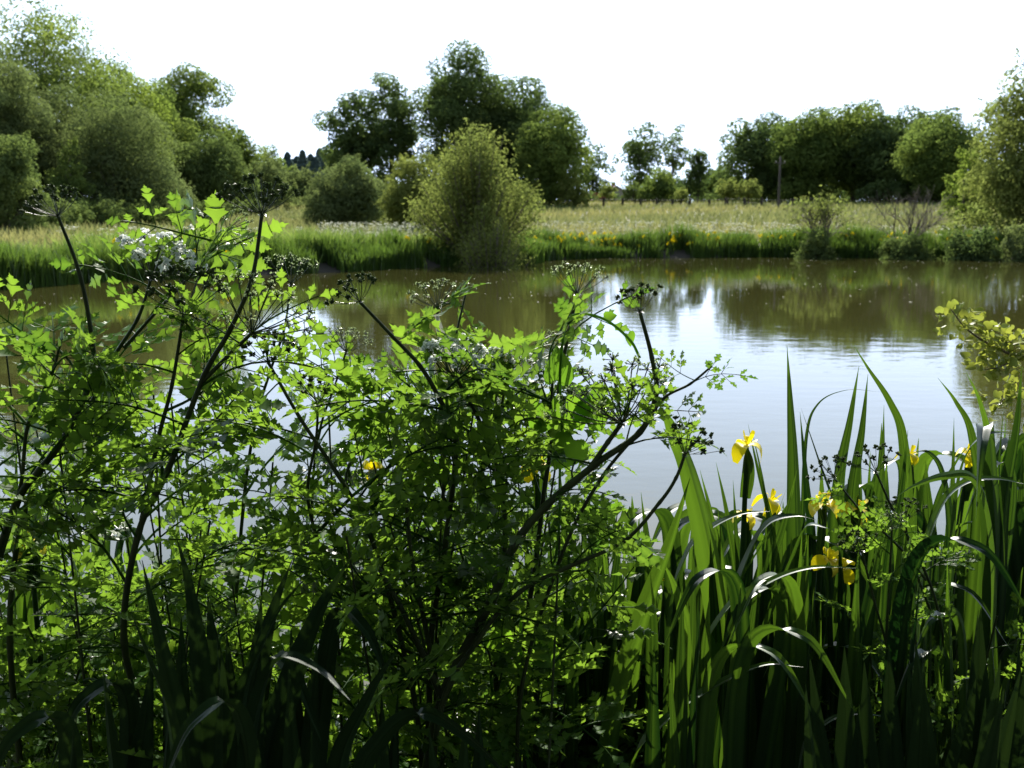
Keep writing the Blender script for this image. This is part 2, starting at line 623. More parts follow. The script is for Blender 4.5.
# yellow irises in flower on the far bank: one small flower mesh, copied
def petal_strip(mb, az, lens, wmax, rng, droop, up=0.0, tint=.5, n=7):
    """a broad petal that leaves the centre, rises by up, then arches down by droop"""
    ca, sa = math.cos(az), math.sin(az)
    V = []
    for i in range(n):
        t = i / (n - 1)
        r = lens * (math.sin(min(t, .8) * 1.75) * .62)
        z = up * math.sin(t * 1.9) - droop * max(0, t - .25) ** 1.6
        wdt = wmax * (.22 + .78 * math.sin(min(1, t * 1.12) * math.pi * .78) ** 1.1) * (1 if t < .93 else .55)
        for sgn, zz in ((-1, .10), (0, 0), (1, .10)):
            V.append((ca * r - sa * wdt * .5 * sgn, sa * r + ca * wdt * .5 * sgn, z + zz * wdt * (1 - t) + rng.uniform(-.02, .02) * wmax))
    f = []
    for i in range(n - 1):
        for j in range(2):
            a = i * 3 + j
            f.append((a, a + 1, a + 4, a + 3))
    mb.add(V, f, tint)


def iris_flower(mb, s, rng):
    a0 = rng.rand() * 2
    for k in range(3):
        az = a0 + k * 2.094 + rng.uniform(-.15, .15)
        petal_strip(mb, az, 1.0 * s, .62 * s, rng, 1.25 * s * rng.uniform(.8, 1.2), .18 * s, .6)
        petal_strip(mb, az, .55 * s, .26 * s, rng, .05 * s, .30 * s, .2)            # style arms
        petal_strip(mb, az + 1.05, .40 * s, .20 * s, rng, -.25 * s, .45 * s, .4)     # standards


q = MB()
iris_flower(q, .115, rs)
ffm = q.mesh('flower', M['farflower'])
q = MB()
blades(q, np.array([[0, 0, 0], [.04, .02, 0], [-.04, -.03, 0], [.0, .05, 0]]), np.array([.62, .7, .55, .5]), np.full(4, .03), .25, rs, np.array([.4, .6, .3, .5]), 4)
tube(q, [(0, 0, 0), (.01, 0, .4), (0, 0, .76)], .008, 4, .4)
fsm = q.mesh('leaves', M['reed'])
for (xa, xb, ra, rb, cnt) in [(530, 562, 236, 254, 16), (562, 650, 234, 249, 32), (665, 760, 234, 247, 40), (760, 830, 236, 248, 18), (840, 1000, 234, 248, 34), (90, 260, 242, 262, 14), (400, 430, 240, 246, 4)]:
    for k in range(cnt):
        px, py = rs.uniform(xa, xb), rs.uniform(ra, rb)
        gd = [q2 for q2 in np.arange(20, 60, .25) if sdist(*P(px, py, q2)[:2]) > .1]
        c = P(px, py, gd[0] + rs.uniform(.05, .9))
        o = thing('yellow_iris', 'small yellow iris in flower among the reeds of the far bank', 'iris', (c[0], c[1], c[2] - .66), 'yellow irises along the far bank')
        o.rotation_euler.z = rs.rand() * 6
        for me in (ffm, fsm):
            ch = link(bpy.data.objects.new(me.name, me), o)
            if me is ffm:
                ch.location.z = .77
# ------------------------------------------------------------------ trees and shrubs
def leaf_quads(mb, cen, nrm, size, aspect, rng, tint):
    n = len(cen)
    nrm = unit(nrm)
    a = unit(np.cross(nrm, rng.randn(n, 3)))
    b = np.cross(nrm, a)
    s = (size * rng.uniform(.6, 1.25, n))[:, None]
    fold = nrm * s * .18
    V = np.stack([cen - a * s * .5, cen + b * s * .5 * aspect + fold, cen + a * s * .5, cen - b * s * .5 * aspect + fold], 1).reshape(-1, 3)
    F = np.arange(n)[:, None] * 4 + np.arange(4)[None]
    mb.add(V, F, np.repeat(tint, 4))


def crown_mesh(cl, rad, n, size, aspect, rng, squash=.75, up=.45, hollow=.62):
    """leaves through clumps: centres cl, radii rad"""
    mb = MB()
    wgt = rad ** 2
    k = rng.choice(len(cl), n, p=wgt / wgt.sum())
    d = unit(rng.randn(n, 3))
    r = (hollow + (1 - hollow) * rng.rand(n) ** .6) * (1 + .20 * rng.randn(n) * (rng.rand(n) < .25))
    off = d * (r * rad[k])[:, None]
    off[:, 2] *= squash
    ct = rng.rand(len(cl))
    leaf_quads(mb, cl[k] + off, d + np.array([0, 0, up]) + .42 * rng.randn(n, 3), size, aspect, rng, np.clip(.75 * ct[k] + .3 * rng.rand(n), 0, 1))
    return mb


def limb(mb, a, b, r0, r1, rng, bend=.12):
    a, b = np.asarray(a, float), np.asarray(b, float)
    ln = np.linalg.norm(b - a)
    m1 = a + (b - a) * .35 + rng.randn(3) * ln * bend * .6 + [0, 0, ln * .05]
    m2 = a + (b - a) * .7 + rng.randn(3) * ln * bend * .5 + [0, 0, ln * .04]
    pth = smooth_path([a, m1, m2, b], 4)
    tube(mb, pth, np.linspace(r0, r1, len(pth)), 6)


def tree(name, label, cat, px, top, wpx, D, mat, seed, shape='round', cb=.14, dens=1.0, clumps=26, aspect=.62, lsz=None, group=None, base_bias=0, dome=1.0, squash=.75, crad=(.30, .44)):
    rng = np.random.RandomState(seed)
    c0 = P(px, 220, D)
    x, y = c0[0], D
    z0 = gz1(x, y) - .05
    H = P(px, top, D)[2] - z0
    Rx = wpx / 1005 * D / 2
    zb = H * cb
    hz = (H - zb) / 2
    # clump centres fill an envelope; the outline stays uneven
    cl, rad = [], []
    ns = int(clumps * 1.0)
    ph = rng.rand(3) * 6.283
    for i in range(ns + clumps // 2):
        if i < ns:                                    # spread over the outside of the crown
            zf = 1 - 2 * (i + .5) / ns
            an = i * 2.39996 + rng.uniform(-.3, .3)
            rr_ = math.sqrt(max(0, 1 - zf * zf))
            q = np.array([rr_ * math.cos(an), rr_ * math.sin(an), zf]) * rng.uniform(.78, 1.10) + rng.randn(3) * .06
        else:
            q = unit(rng.randn(3)) * rng.rand() ** .5 * .75
        if shape == 'dome':
            z01 = min(max((q[2] + 1) / 2, 0), 1)
            h_ = math.hypot(q[0], q[1])
            core = 1 if i < ns else rng.rand() ** .5
            q[:2] *= core * rng.uniform(.82, 1.12) * math.sqrt(max(.02, 1 - (z01 ** 1.25) ** 2.2)) / max(h_, .02)
            q[2] = 2 * z01 ** 1.25 - 1
        elif shape == 'round':
            k_ = 1.0 - .18 * max(0, -q[2]) + .12 * (abs(q[2]) < .5)
            q[:2] *= k_
        az_ = math.atan2(q[1], q[0])
        q = q * (1 + .13 * math.sin(2 * az_ + ph[0]) + .10 * math.sin(3 * az_ + ph[1] + 2 * q[2]) + .10 * math.sin(3.5 * q[2] + ph[2] + az_))
        q[2] = min(max(q[2], -1.05), 1.08)
        cr_ = rng.uniform(*crad) * min(Rx, hz * 1.6)
        k = 1 - .75 * cr_ / max(Rx, .1)
        cl.append((q[0] * Rx * k, q[1] * Rx * k * dome, zb + hz + q[2] * (hz - .7 * cr_ * squash)))
        rad.append(cr_)
    cl, rad = np.array(cl), np.array(rad)
    ls = lsz or max(.15, 3.0 * D / 1005)
    area = math.pi * (rad ** 2).sum()
    nl = int(min(42000, dens * 3.6 * area / (ls * ls * aspect)))
    o = thing(name, label, cat, (x, y, z0), group)
    mb = MB()
    tr = max(.10, .022 * H) if shape != 'dome' else .08 + .006 * H
    top_t = np.array([rng.randn() * .05 * Rx, rng.randn() * .05 * Rx, zb + hz * 1.2])
    if shape == 'dome':
        for k in range(7):
            t = cl[rng.randint(len(cl))]
            limb(mb, (rng.randn() * .2, rng.randn() * .2, 0), t, tr, .02, rng)
    else:
        limb(mb, (0, 0, 0), top_t, tr, tr * .3, rng, .05)
        order = rng.permutation(len(cl))[:12]
        for k in order:
            f = min(.85, max(.25, cl[k][2] / max(top_t[2], .1) * .6))
            limb(mb, top_t * f, cl[k], tr * .42 * (1.1 - f), tr * .06, rng)
    mb.build('trunk', M['bark'], o, True)
    cm = crown_mesh(cl, rad, nl, ls, aspect, rng, squash)
    if shape == 'dome' and D < 110:                   # loose shoots that break the outline
        for k in range(46):
            i = rng.randint(len(cl))
            d = unit(np.array([cl[i][0] / Rx, cl[i][1] / Rx, .35 + cl[i][2] / H]) + rng.randn(3) * .35)
            if d[2] < -.1:
                continue
            t = rng.rand(34) ** .8
            ln = rad[i] * rng.uniform(1.1, 1.75)
            pos = cl[i] + d * (ln * t)[:, None] + rng.randn(34, 3) * (.16 * rad[i] * (1.15 - t))[:, None]
            leaf_quads(cm, pos, rng.randn(34, 3) + [0, 0, .5], np.full(34, ls * .9), aspect, rng, np.clip(.45 + .5 * rng.rand(34), 0, 1))
    cm.build('crown', M[mat], o)
    return o


# the wood on the left
tree('oak_tree', 'tallest oak of the left wood, airy topped, at the upper left corner', 'tree', 50, 2, 165, 66, 'oak', 101, cb=.1, clumps=46, dens=1.1, crad=(.22, .36))
tree('oak_tree', 'oak filling the slope of the left wood between the bright and the domed oak', 'tree', 158, 88, 90, 84, 'oak', 115, cb=.05, clumps=36, crad=(.26, .4))
tree('sallow_tree', 'grey green sallow at the left edge in front of the tallest oak', 'tree', 12, 44, 95, 54, 'sallow', 102, cb=.05, clumps=30, aspect=.45)
tree('oak_tree', 'bright leaved oak above the big pale sallow of the left wood', 'tree', 122, 66, 112, 74, 'lime', 103, cb=.1, clumps=30, crad=(.30, .46))
tree('oak_tree', 'dark oak with a domed top at the right shoulder of the left wood', 'tree', 188, 62, 88, 92, 'oak', 104, cb=.08, clumps=30, crad=(.30, .46))
tree('sallow_tree', 'big pale grey feathery sallow in front of the left wood', 'tree', 118, 98, 125, 56, 'sallow', 105, 'dome', cb=.02, clumps=40, aspect=.4, crad=(.28, .42))
tree('sallow_tree', 'slender grey sallow between the left edge sallow and the big pale one', 'tree', 62, 92, 75, 57, 'sallow', 106, cb=.03, clumps=26, aspect=.4)
tree('hazel_bush', 'yellow green rounded bush cut by the left edge of the view', 'bush', 4, 128, 78, 43, 'scrub', 107, 'dome', cb=.0, clumps=30, aspect=.5)
tree('hawthorn_bush', 'dark small bush in the gap under the pale sallow', 'bush', 74, 148, 44, 52, 'oak', 108, 'dome', cb=.0, clumps=18)
tree('sallow_bush', 'low wide grey sallow bush spreading at the right foot of the wood', 'bush', 142, 158, 92, 58, 'sallow', 109, 'dome', cb=.0, clumps=30, aspect=.4)
tree('hawthorn_bush', 'large rounded olive green bush beside the right foot of the left wood', 'bush', 210, 134, 84, 78, 'scrub', 110, 'dome', cb=.0, clumps=36)
tree('oak_tree', 'smaller oak rising behind the large rounded olive bush', 'tree', 236, 122, 62, 100, 'oak', 111, cb=.05, clumps=26)
tree('sallow_bush', 'rounded pale olive bush right of the large rounded bush', 'bush', 270, 160, 52, 92, 'sallow', 112, 'dome', cb=.0, clumps=22, aspect=.5)
tree('sallow_bush', 'dull green bush just left of the round shrub in the meadow', 'bush', 299, 168, 40, 108, 'sallow', 113, 'dome', cb=.0, clumps=18, aspect=.5)
tree('oak_tree', 'hazy tree in the dip between the left wood and the conifers', 'tree', 268, 148, 48, 130, 'oak', 114, cb=.05, clumps=20)
for k, (px, top, wp, D, lab) in enumerate([
        (40, 196, 80, 47, 'low bramble mound below the left edge bushes'), (95, 199, 85, 50, 'low bramble mound under the pale sallow'),
        (150, 201, 80, 53, 'low bramble mound under the spreading sallow bush'), (200, 199, 60, 60, 'low bramble mound under the large rounded bush'),
        (243, 199, 50, 72, 'low bramble mound under the pale olive bush'), (128, 194, 40, 55, 'small upright bramble clump against the spreading sallow bush')]):
    tree('bramble_mound', lab, 'bramble', px, top, wp, D, 'scrub', 130 + k, 'dome', cb=0, clumps=20, aspect=.6)
# conifers far behind
for k, (px, top, wp) in enumerate([(281, 159, 13), (289, 153, 15), (298, 157, 17), (304, 151, 13), (312, 155, 18), (321, 149, 15), (327, 156, 17), (335, 151, 14), (343, 155, 17), (273, 162, 14), (317, 158, 16), (294, 160, 15)]):
    rng = np.random.RandomState(200 + k)
    D = 190 + 6 * (k % 3)
    c0 = P(px, 200, D)
    z0 = gz1(c0[0], D) - .1
    H = P(px, top, D)[2] - z0
    o = thing('conifer_tree', 'dark spire topped conifer in the far plantation behind the meadow', 'conifer', (c0[0], D, z0), 'conifers of the far plantation')
    mb = MB()
    tube(mb, [(0, 0, 0), (0, 0, H * .5), (0, 0, H)], [.22, .14, .03], 6)
    mb.build('trunk', M['bark'], o, True)
    n = 4200
    t = rng.rand(n) ** .8
    tier = np.floor(t * 11 + .4 * rng.rand(n)) / 11
    rr = (1 - tier) ** .75 * wp / 1005 * D * 1.15 * (1 - .55 * (t * 11 % 1)) * rng.uniform(.6, 1.2, n) + .1
    a = rng.rand(n) * 6.283
    rr = rr * (.3 + .7 * rng.rand(n) ** .5)
    cen = np.stack([rr * np.cos(a), rr * np.sin(a), H * (.06 + .95 * t) - .25 * rr], -1)
    mb = MB()
    leaf_quads(mb, cen, np.stack([np.cos(a), np.sin(a), np.full(n, .9)], -1), np.full(n, .65), .5, rng, rng.rand(n))
    mb.build('crown', M['conifer'], o)

# the grove in the middle
tree('oak_tree', 'leftmost dark tree of the central grove, the lower of its left pair', 'tree', 358, 95, 62, 118, 'oak_dark', 301, cb=.06, clumps=34, dens=1.25, crad=(.30, .46))
tree('oak_tree', 'dark airy tree of the central grove with sky between it and the tallest', 'tree', 394, 73, 56, 116, 'oak_dark', 302, cb=.08, clumps=32, dens=1.2, crad=(.30, .46))
tree('ash_tree', 'tallest tree of the central grove, with a rounded dark top', 'tree', 459, 42, 88, 114, 'oak_dark', 323, cb=.08, clumps=36, crad=(.30, .46))
tree('oak_tree', 'dark tree just right of the tallest tree in the central grove', 'tree', 514, 80, 108, 118, 'oak_dark', 304, cb=.05, clumps=34, crad=(.30, .46))
tree('oak_tree', 'sunlit greener tree at the right end of the central grove', 'tree', 550, 110, 74, 108, 'oak', 305, cb=.05, clumps=30, crad=(.30, .46))
tree('oak_tree', 'dark oak filling the gap low between the two tallest of the central grove', 'tree', 488, 88, 70, 121, 'oak_dark', 308, cb=.03, clumps=34)
tree('oak_tree', 'small dark tree just beyond the right end of the central grove', 'tree', 592, 146, 36, 140, 'oak_dark', 306, cb=.1, clumps=18)
tree('sallow_bush', 'pale small bush at the foot of the small dark tree', 'bush', 574, 178, 28, 104, 'willow', 307, 'dome', cb=0, clumps=16)
tree('sallow_bush', 'round grey olive shrub standing alone left of the willows', 'shrub', 348, 160, 82, 62, 'sallow', 310, 'dome', cb=.0, clumps=34, aspect=.42, crad=(.28, .42))
tree('willow_bush', 'yellow olive willow shrub tucked behind the big waterside willow', 'shrub', 418, 150, 72, 56, 'willow', 311, 'dome', cb=.0, clumps=32, aspect=.42, crad=(.28, .42))


def sprout_shrub(name, label, cat, px, top, wpx, D, mat, seed, stems=46, leaves=11000, size=.13, aspect=.36, base_px=None, lowfill=True):
    """a shrub of many upright arching shoots, feathery at the edge"""
    rng = np.random.RandomState(seed)
    c0 = P(px, 240, D)
    z0 = gz1(c0[0], D) - .05
    H = P(px, top, D)[2] - z0
    W = wpx / 1005 * D / 2
    o = thing(name, label, cat, (c0[0], D, z0))
    st, cr = MB(), MB()
    cen, nr, tn = [], [], []
    for k in range(stems):
        a = rng.rand() * 6.283
        sp = rng.rand() ** .6
        h = H * (1 - .62 * sp ** 2.2) * rng.uniform(.72, 1.0)
        tip = np.array([math.cos(a) * W * sp, math.sin(a) * W * sp * .8, h])
        b = np.array([math.cos(a) * .25, math.sin(a) * .25, 0])
        m = np.array([tip[0] * .62, tip[1] * .62, h * .52])
        pth = smooth_path([b, m, tip], 7)
        tube(st, pth, np.linspace(.05, .006, len(pth)), 4)
        nl = int(leaves / stems)
        t = .12 + .88 * rng.rand(nl) ** .8
        i = np.minimum((t * (len(pth) - 1)).astype(int), len(pth) - 2)
        fr = (t * (len(pth) - 1) - i)[:, None]
        pos = pth[i] * (1 - fr) + pth[i + 1] * fr
        spread = (.05 + .34 * (1 - t) ** .8 + .10)[:, None] * W * .42
        pos = pos + rng.randn(nl, 3) * spread * [1, 1, .9]
        cen.append(pos)
        nr.append(rng.randn(nl, 3) + [0, 0, .5])
        tn.append(np.clip(rng.rand() * .5 + rng.rand(nl) * .5, 0, 1))
    cen, nr, tn = np.concatenate(cen), np.concatenate(nr), np.concatenate(tn)
    ok = cen[:, 2] > .05
    leaf_quads(cr, cen[ok], nr[ok], np.full(ok.sum(), size), aspect, rng, tn[ok])
    st.build('trunk', M['twig'], o, True)
    cr.build('crown', M[mat], o)
    return o


sprout_shrub('willow_bush', 'big yellow olive willow leaning over the far water in mid view', 'willow', 478, 120, 140, 36.5, 'willow', 320, 80, 22000, .15)
sprout_shrub('sallow_bush', 'low spreading grey green fringe under the big waterside willow', 'bush', 492, 214, 100, 34.2, 'willow', 321, 50, 7000, .12)

# beyond the meadow, between grove and right wood
tree('oak_tree', 'left of the two tall airy trees at the far meadow edge', 'tree', 640, 125, 46, 138, 'oak_dark', 330, cb=.1, clumps=22, dens=.75, crad=(.30, .46))
tree('oak_tree', 'right of the two tall airy trees at the far meadow edge', 'tree', 672, 127, 36, 138, 'oak_dark', 331, cb=.1, clumps=20, dens=.8, crad=(.28, .42))
tree('poplar_tree', 'slim dark columnar tree right of the two airy trees', 'tree', 697, 146, 24, 134, 'oak_dark', 332, cb=.04, clumps=20, crad=(.4, .6))
tree('hawthorn_bush', 'rounded bright green tree in front of the two airy trees', 'tree', 658, 169, 36, 124, 'oak', 333, 'dome', cb=0, clumps=24)
tree('hawthorn_bush', 'small yellowish bush right of the rounded bright green tree', 'bush', 680, 187, 18, 120, 'willow', 334, 'dome', cb=0, clumps=14)
tree('hawthorn_bush', 'small olive bush left of the rounded bright green tree', 'bush', 632, 182, 22, 126, 'scrub', 335, 'dome', cb=0, clumps=14)
tree('hawthorn_bush', 'small pale green tree beside the pale house', 'tree', 607, 182, 17, 128, 'willow', 336, cb=.15, clumps=14)
tree('oak_tree', 'low hazy tree between the columnar tree and the right wood', 'tree', 719, 163, 40, 150, 'oak', 337, cb=.02, clumps=22)
tree('hawthorn_bush', 'low dark hedge tree in line behind the two airy trees', 'tree', 672, 176, 80, 152, 'oak_dark', 338, 'dome', cb=0, clumps=30, dome=.3)
tree('hawthorn_bush', 'low dark hedge tree behind the paired pollards', 'tree', 735, 180, 60, 148, 'oak_dark', 339, 'dome', cb=0, clumps=26, dome=.3)
tree('pollard_willow', 'left of two small yellow green pollards on short trunks', 'tree', 727, 178, 26, 112, 'willow', 340, cb=.22, clumps=16)
tree('pollard_willow', 'right of two small yellow green pollards on short trunks', 'tree', 748, 180, 28, 112, 'willow', 341, cb=.22, clumps=16)
for k, (px, top, wp, D, lab) in enumerate([(345, 182, 70, 128, 'low dark hedge bush under the left pair of the central grove'), (400, 180, 80, 130, 'low dark hedge bush under the gap in the central grove'),
        (470, 176, 90, 128, 'low dark hedge bush under the tallest tree of the central grove'), (545, 180, 90, 130, 'low dark hedge bush under the right end of the central grove'),
        (598, 190, 44, 150, 'low dark hedge bush behind the round roofed barn'), (632, 188, 60, 160, 'low dark hedge bush behind the pale house'),
        (760, 178, 90, 140, 'low dark hedge bush under the leftmost oak of the right wood'), (850, 174, 110, 138, 'low dark hedge bush under the tallest oak of the right wood'),
        (935, 174, 100, 124, 'low dark hedge bush under the rightmost oak of the right wood'), (990, 180, 90, 110, 'low dark hedge bush behind the right edge willow'),
        (250, 176, 90, 140, 'low dark hedge bush in the dip beside the left wood'), (310, 184, 70, 150, 'low dark hedge bush in front of the conifers')]):
    tree('hedge_bush', lab, 'bush', px, top, wp, D, 'oak_dark', 370 + k, 'dome', cb=0, clumps=26, dome=.35)
# the wood on the right
tree('oak_tree', 'leftmost oak of the right hand wood, above the pollards', 'tree', 760, 116, 72, 128, 'oak_dark', 350, cb=.03, clumps=36, crad=(.30, .46))
tree('oak_tree', 'broad oak just right of the telegraph pole', 'tree', 806, 107, 84, 124, 'oak', 351, cb=.03, clumps=40, crad=(.28, .42))
tree('oak_tree', 'tallest broad oak in the middle of the right hand wood', 'tree', 852, 104, 88, 126, 'oak', 352, cb=.05, clumps=40, crad=(.28, .42))
tree('oak_tree', 'oak behind the bare shrub with light showing through its crown', 'tree', 896, 108, 94, 122, 'oak_dark', 353, cb=.06, clumps=34, dens=1.0, crad=(.28, .42))
tree('oak_tree', 'rightmost oak of the right hand wood, with a spreading lit side', 'tree', 934, 112, 86, 112, 'oak', 354, cb=.03, clumps=36, crad=(.30, .46))
tree('hazel_bush', 'bright yellow green bush left of the right edge willow', 'bush', 966, 148, 46, 66, 'lime', 355, 'dome', cb=0, clumps=28, crad=(.22, .34))
tree('hazel_bush', 'low dark understorey bush behind the bare shrub', 'bush', 905, 176, 90, 116, 'oak_dark', 356, 'dome', cb=0, clumps=26, dome=.4)
tree('hazel_bush', 'low dark understorey bush behind the telegraph pole', 'bush', 800, 178, 100, 132, 'oak_dark', 357, 'dome', cb=0, clumps=26, dome=.4)
tree('willow_tree', 'large yellow olive willow filling the right edge above the pond', 'willow', 1036, 56, 150, 44, 'willow', 358, 'dome', cb=.0, clumps=70, aspect=.45, lsz=.19, crad=(.22, .34), dens=.9)
tree('hawthorn_bush', 'dark low bush at the waterline under the right edge willow', 'bush', 975, 226, 62, 40.8, 'oak_dark', 359, 'dome', cb=0, clumps=24, lsz=.13)
tree('sallow_bush', 'pale lit low bush at the waterline by the right edge', 'bush', 1024, 226, 44, 39.5, 'sallow', 360, 'dome', cb=0, clumps=20, lsz=.13, aspect=.45)
tree('sallow_bush', 'dull low bush at the foot of the sparse sapling', 'bush', 818, 230, 40, 42.0, 'scrub', 361, 'dome', cb=0, clumps=20, lsz=.12, aspect=.4)
tree('sallow_bush', 'dull low bush at the foot of the bare branched shrub', 'bush', 905, 232, 54, 41.6, 'scrub', 362, 'dome', cb=0, clumps=22, lsz=.12, aspect=.4)


def bare_shrub(label, px, top, wpx, D, seed, leaves=0):
    rng = np.random.RandomState(seed)
    c0 = P(px, 240, D)
    z0 = gz1(c0[0], D) - .05
    H = P(px, top, D)[2] - z0
    W = wpx / 1005 * D / 2
    o = thing('bare_shrub', label, 'shrub', (c0[0], D, z0))
    mb, lf = MB(), MB()

    def grow(a, dr, ln, r, dep):
        b = a + dr * ln
        pth = smooth_path([a, a + dr * ln * .5 + rng.randn(3) * ln * .05, b], 3)
        tube(mb, pth, np.linspace(r, r * .6, len(pth)), 4)
        if leaves and dep <= 1:
            leaf_quads(lf, b + rng.randn(leaves, 3) * ln * .22, rng.randn(leaves, 3), np.full(leaves, .14), .5, rng, rng.rand(leaves))
        if dep == 0:
            return
        for k in range(3 if dep > 1 else 4):
            nd = unit(dr + rng.randn(3) * .42 + [0, 0, .12])
            grow(a + dr * ln * rng.uniform(.45, 1), nd, ln * rng.uniform(.55, .8), r * .58, dep - 1)

    for k in range(7):
        a = rng.rand() * 6.28
        dr = unit(np.array([math.cos(a) * W / H * rng.uniform(.3, .95), math.sin(a) * W / H * .8, 1]))
        grow(np.array([math.cos(a) * .15, math.sin(a) * .15, 0]), dr, H * .46, .035, 3)
    mb.build('branches', M['twig'], o)
    if leaves:
        lf.build('leaves', M['willow'], o)


bare_shrub('bare grey brown shrub of thin twigs on the right part of the far bank', 905, 178, 74, 42.6, 401)
bare_shrub('sparse sapling with pale leafy tops left of the bare shrub', 820, 196, 34, 42.8, 402, 4)

# ------------------------------------------------------------------ fence, pole, buildings, swan
fo = thing('meadow_fence', 'low fence of short dark posts and wire across the far meadow', 'fence', (P(590, 205, 110)[0], 110, 0))
pxs = np.linspace(588, 812, 14) + rs.uniform(-2, 2, 14)
tops = []
for k, px in enumerate(pxs):
    y = 112 - 6 * k / 13
    x = P(px, 205, y)[0]
    z = gz1(x, y)
    h = P(px, 204.5 - 1.2 + 3.2 * k / 13, y)[2] - z
    h = min(max(h, .95), 1.35) * rs.uniform(.9, 1.1)
    mb = MB()
    tube(mb, [(0, 0, -.2), (.01, 0, h * .5), (rs.uniform(-.06, .06), rs.uniform(-.05, .05), h)], [.15, .145, .14], 8)
    mb.add([(rs.uniform(-.06, .06), 0, h + .01)] + [(.14 * math.cos(a), .14 * math.sin(a), h) for a in np.arange(8) * math.pi / 4], [(0, 1 + i, 1 + (i + 1) % 8) for i in range(8)])
    po = mb.build('post', M['post'], fo)
    po.location = (x - fo.location.x, y - 110, z)
    tops.append((x - fo.location.x, y - 110, z + h))
mb = MB()
for dz in (.12, .5):
    tube(mb, np.array(tops) - [0, 0, dz], .006, 4)
mb.build('wire', M['wire'], fo)

po = thing('telegraph_pole', 'tall plain wooden telegraph pole in front of the right hand wood', 'pole', (P(778, 210, 104)[0], 104, gz1(P(778, 210, 104)[0], 104)))
H = P(778, 157, 104)[2] - po.location.z
mb = MB()
tube(mb, [(0, 0, -.3), (.02, 0, H * .5), (0.03, 0, H), (0.03, 0, H + .05)], [.12, .105, .09, .02], 10)
mb.build('shaft', M['pole'], po, True)
mb = MB()
box(mb, -.5, .56, -.06, .06, H - .65, H - .53)
mb.build('crossarm', M['pole'], po)
for dx in (-.4, .46):
    mb = MB()
    tube(mb, [(dx, 0, H - .535), (dx, 0, H - .46), (dx, 0, H - .36)], [.03, .055, .04], 8)
    mb.build('insulator', M['wall'], po)

D = 158
ho = thing('farm_house', 'pale farmhouse with a chimney half hidden by trees beyond the meadow', 'house', (P(614, 200, D)[0], D, gz1(P(614, 200, D)[0], D)))
mb = MB()
hw, hd, he, hr = 2.2, 3.6, 1.6, 2.9
v = [(-hw, -hd, -.3), (hw, -hd, -.3), (hw, hd, -.3), (-hw, hd, -.3), (-hw, -hd, he), (hw, -hd, he), (hw, hd, he), (-hw, hd, he), (0, -hd, hr), (0, hd, hr)]
mb.add(v, [(0, 1, 5, 4), (1, 2, 6, 5), (2, 3, 7, 6), (3, 0, 4, 7)])
mb.add(v, [(4, 5, 8), (6, 7, 9)])
mb.build('wall', M['wall'], ho)
mb = MB()
for s_ in (-1, 1):
    e, dz = 1.12, .10
    v = [(0, -hd - .25, hr + .04), (0, hd + .25, hr + .04), (s_ * hw * e, hd + .25, he - .16), (s_ * hw * e, -hd - .25, he - .16)]
    v += [(a, b, c + dz) for a, b, c in v]
    mb.add(v, [(0, 1, 2, 3), (4, 5, 6, 7), (0, 1, 5, 4), (1, 2, 6, 5), (2, 3, 7, 6), (3, 0, 4, 7)])
ro = mb.build('roof', M['greytiles'], ho)
mb = MB()
box(mb, -.35, .25, .3, .9, hr - .3, hr + .75)
mb.build('chimney', M['brick'], ro)
for xx in (-1.3, 1.3):
    mb = MB()
    box(mb, xx - .4, xx + .4, -hd - .03, -hd + .02, .6, 1.6)
    mb.build('window', M['pane'], ho)

D = 136
so = thing('barn', 'low barn with a rounded red brown roof beyond the meadow', 'barn', (P(592, 200, D)[0], D, gz1(P(592, 200, D)[0], D)))
mb = MB()
box(mb, -1.5, 1.5, -2.5, 2.5, -.2, .75)
mb.build('wall', M['brick'], so)
mb = MB()
a = np.linspace(math.pi, 0, 11)
ring = np.stack([1.65 * np.cos(a), np.zeros(11), .74 + .75 * np.sin(a)], -1)
v = np.concatenate([ring + [0, -2.7, 0], ring + [0, 2.7, 0]])
mb.add(v, [(i, i + 1, i + 12, i + 11) for i in range(10)])
mb.add(v, [tuple(range(11)), tuple(range(21, 10, -1))])
mb.build('roof', M['tiles'], so)

# unseen oaks added behind and beside the camera to dim the near bank
def shade_tree(label, x, y, h, rx, zlow, seed, off=(0, 0)):
    rng = np.random.RandomState(seed)
    z0 = gz1(x, y) - .05
    o = thing('oak_tree', label, 'tree', (x, y, z0))
    mb = MB()
    limb(mb, (0, 0, 0), (0, 0, h * .8), .24, .08, rng, .04)
    cl, rad = [], []
    for i in range(90):
        q = unit(rng.randn(3)) * rng.rand() ** .4
        cl.append((q[0] * rx + off[0], q[1] * rx * .9 + off[1], zlow + (h - zlow) * (.5 + .5 * q[2])))
        rad.append(rng.uniform(.5, .9) * (.6 if off[0] else 1))
    cl, rad = np.array(cl), np.array(rad)
    for k in range(14):
        limb(mb, (0, 0, h * rng.uniform(.2, .6)), cl[k], .09, .015, rng)
    mb.build('trunk', M['bark'], o, True)
    crown_mesh(cl, rad, 26000, .18, .6, rng).build('crown', M['oak'], o)


shade_tree('unseen oak added behind the viewer to the left to block skylight', -4.2, -3.0, 9, 4.0, 1.6, 701)
shade_tree('unseen oak added close behind the viewer to block skylight', .8, -4.6, 10, 4.2, 1.5, 702)
shade_tree('unseen oak added behind the viewer to the right to block skylight', 3.6, -3.4, 9, 3.6, 1.2, 704)
shade_tree('unseen oak added beside the viewer to the right to shade the lower corner', 3.6, 2.4, 8.5, 2.1, 3.3, 703, (-1.0, 1.3))
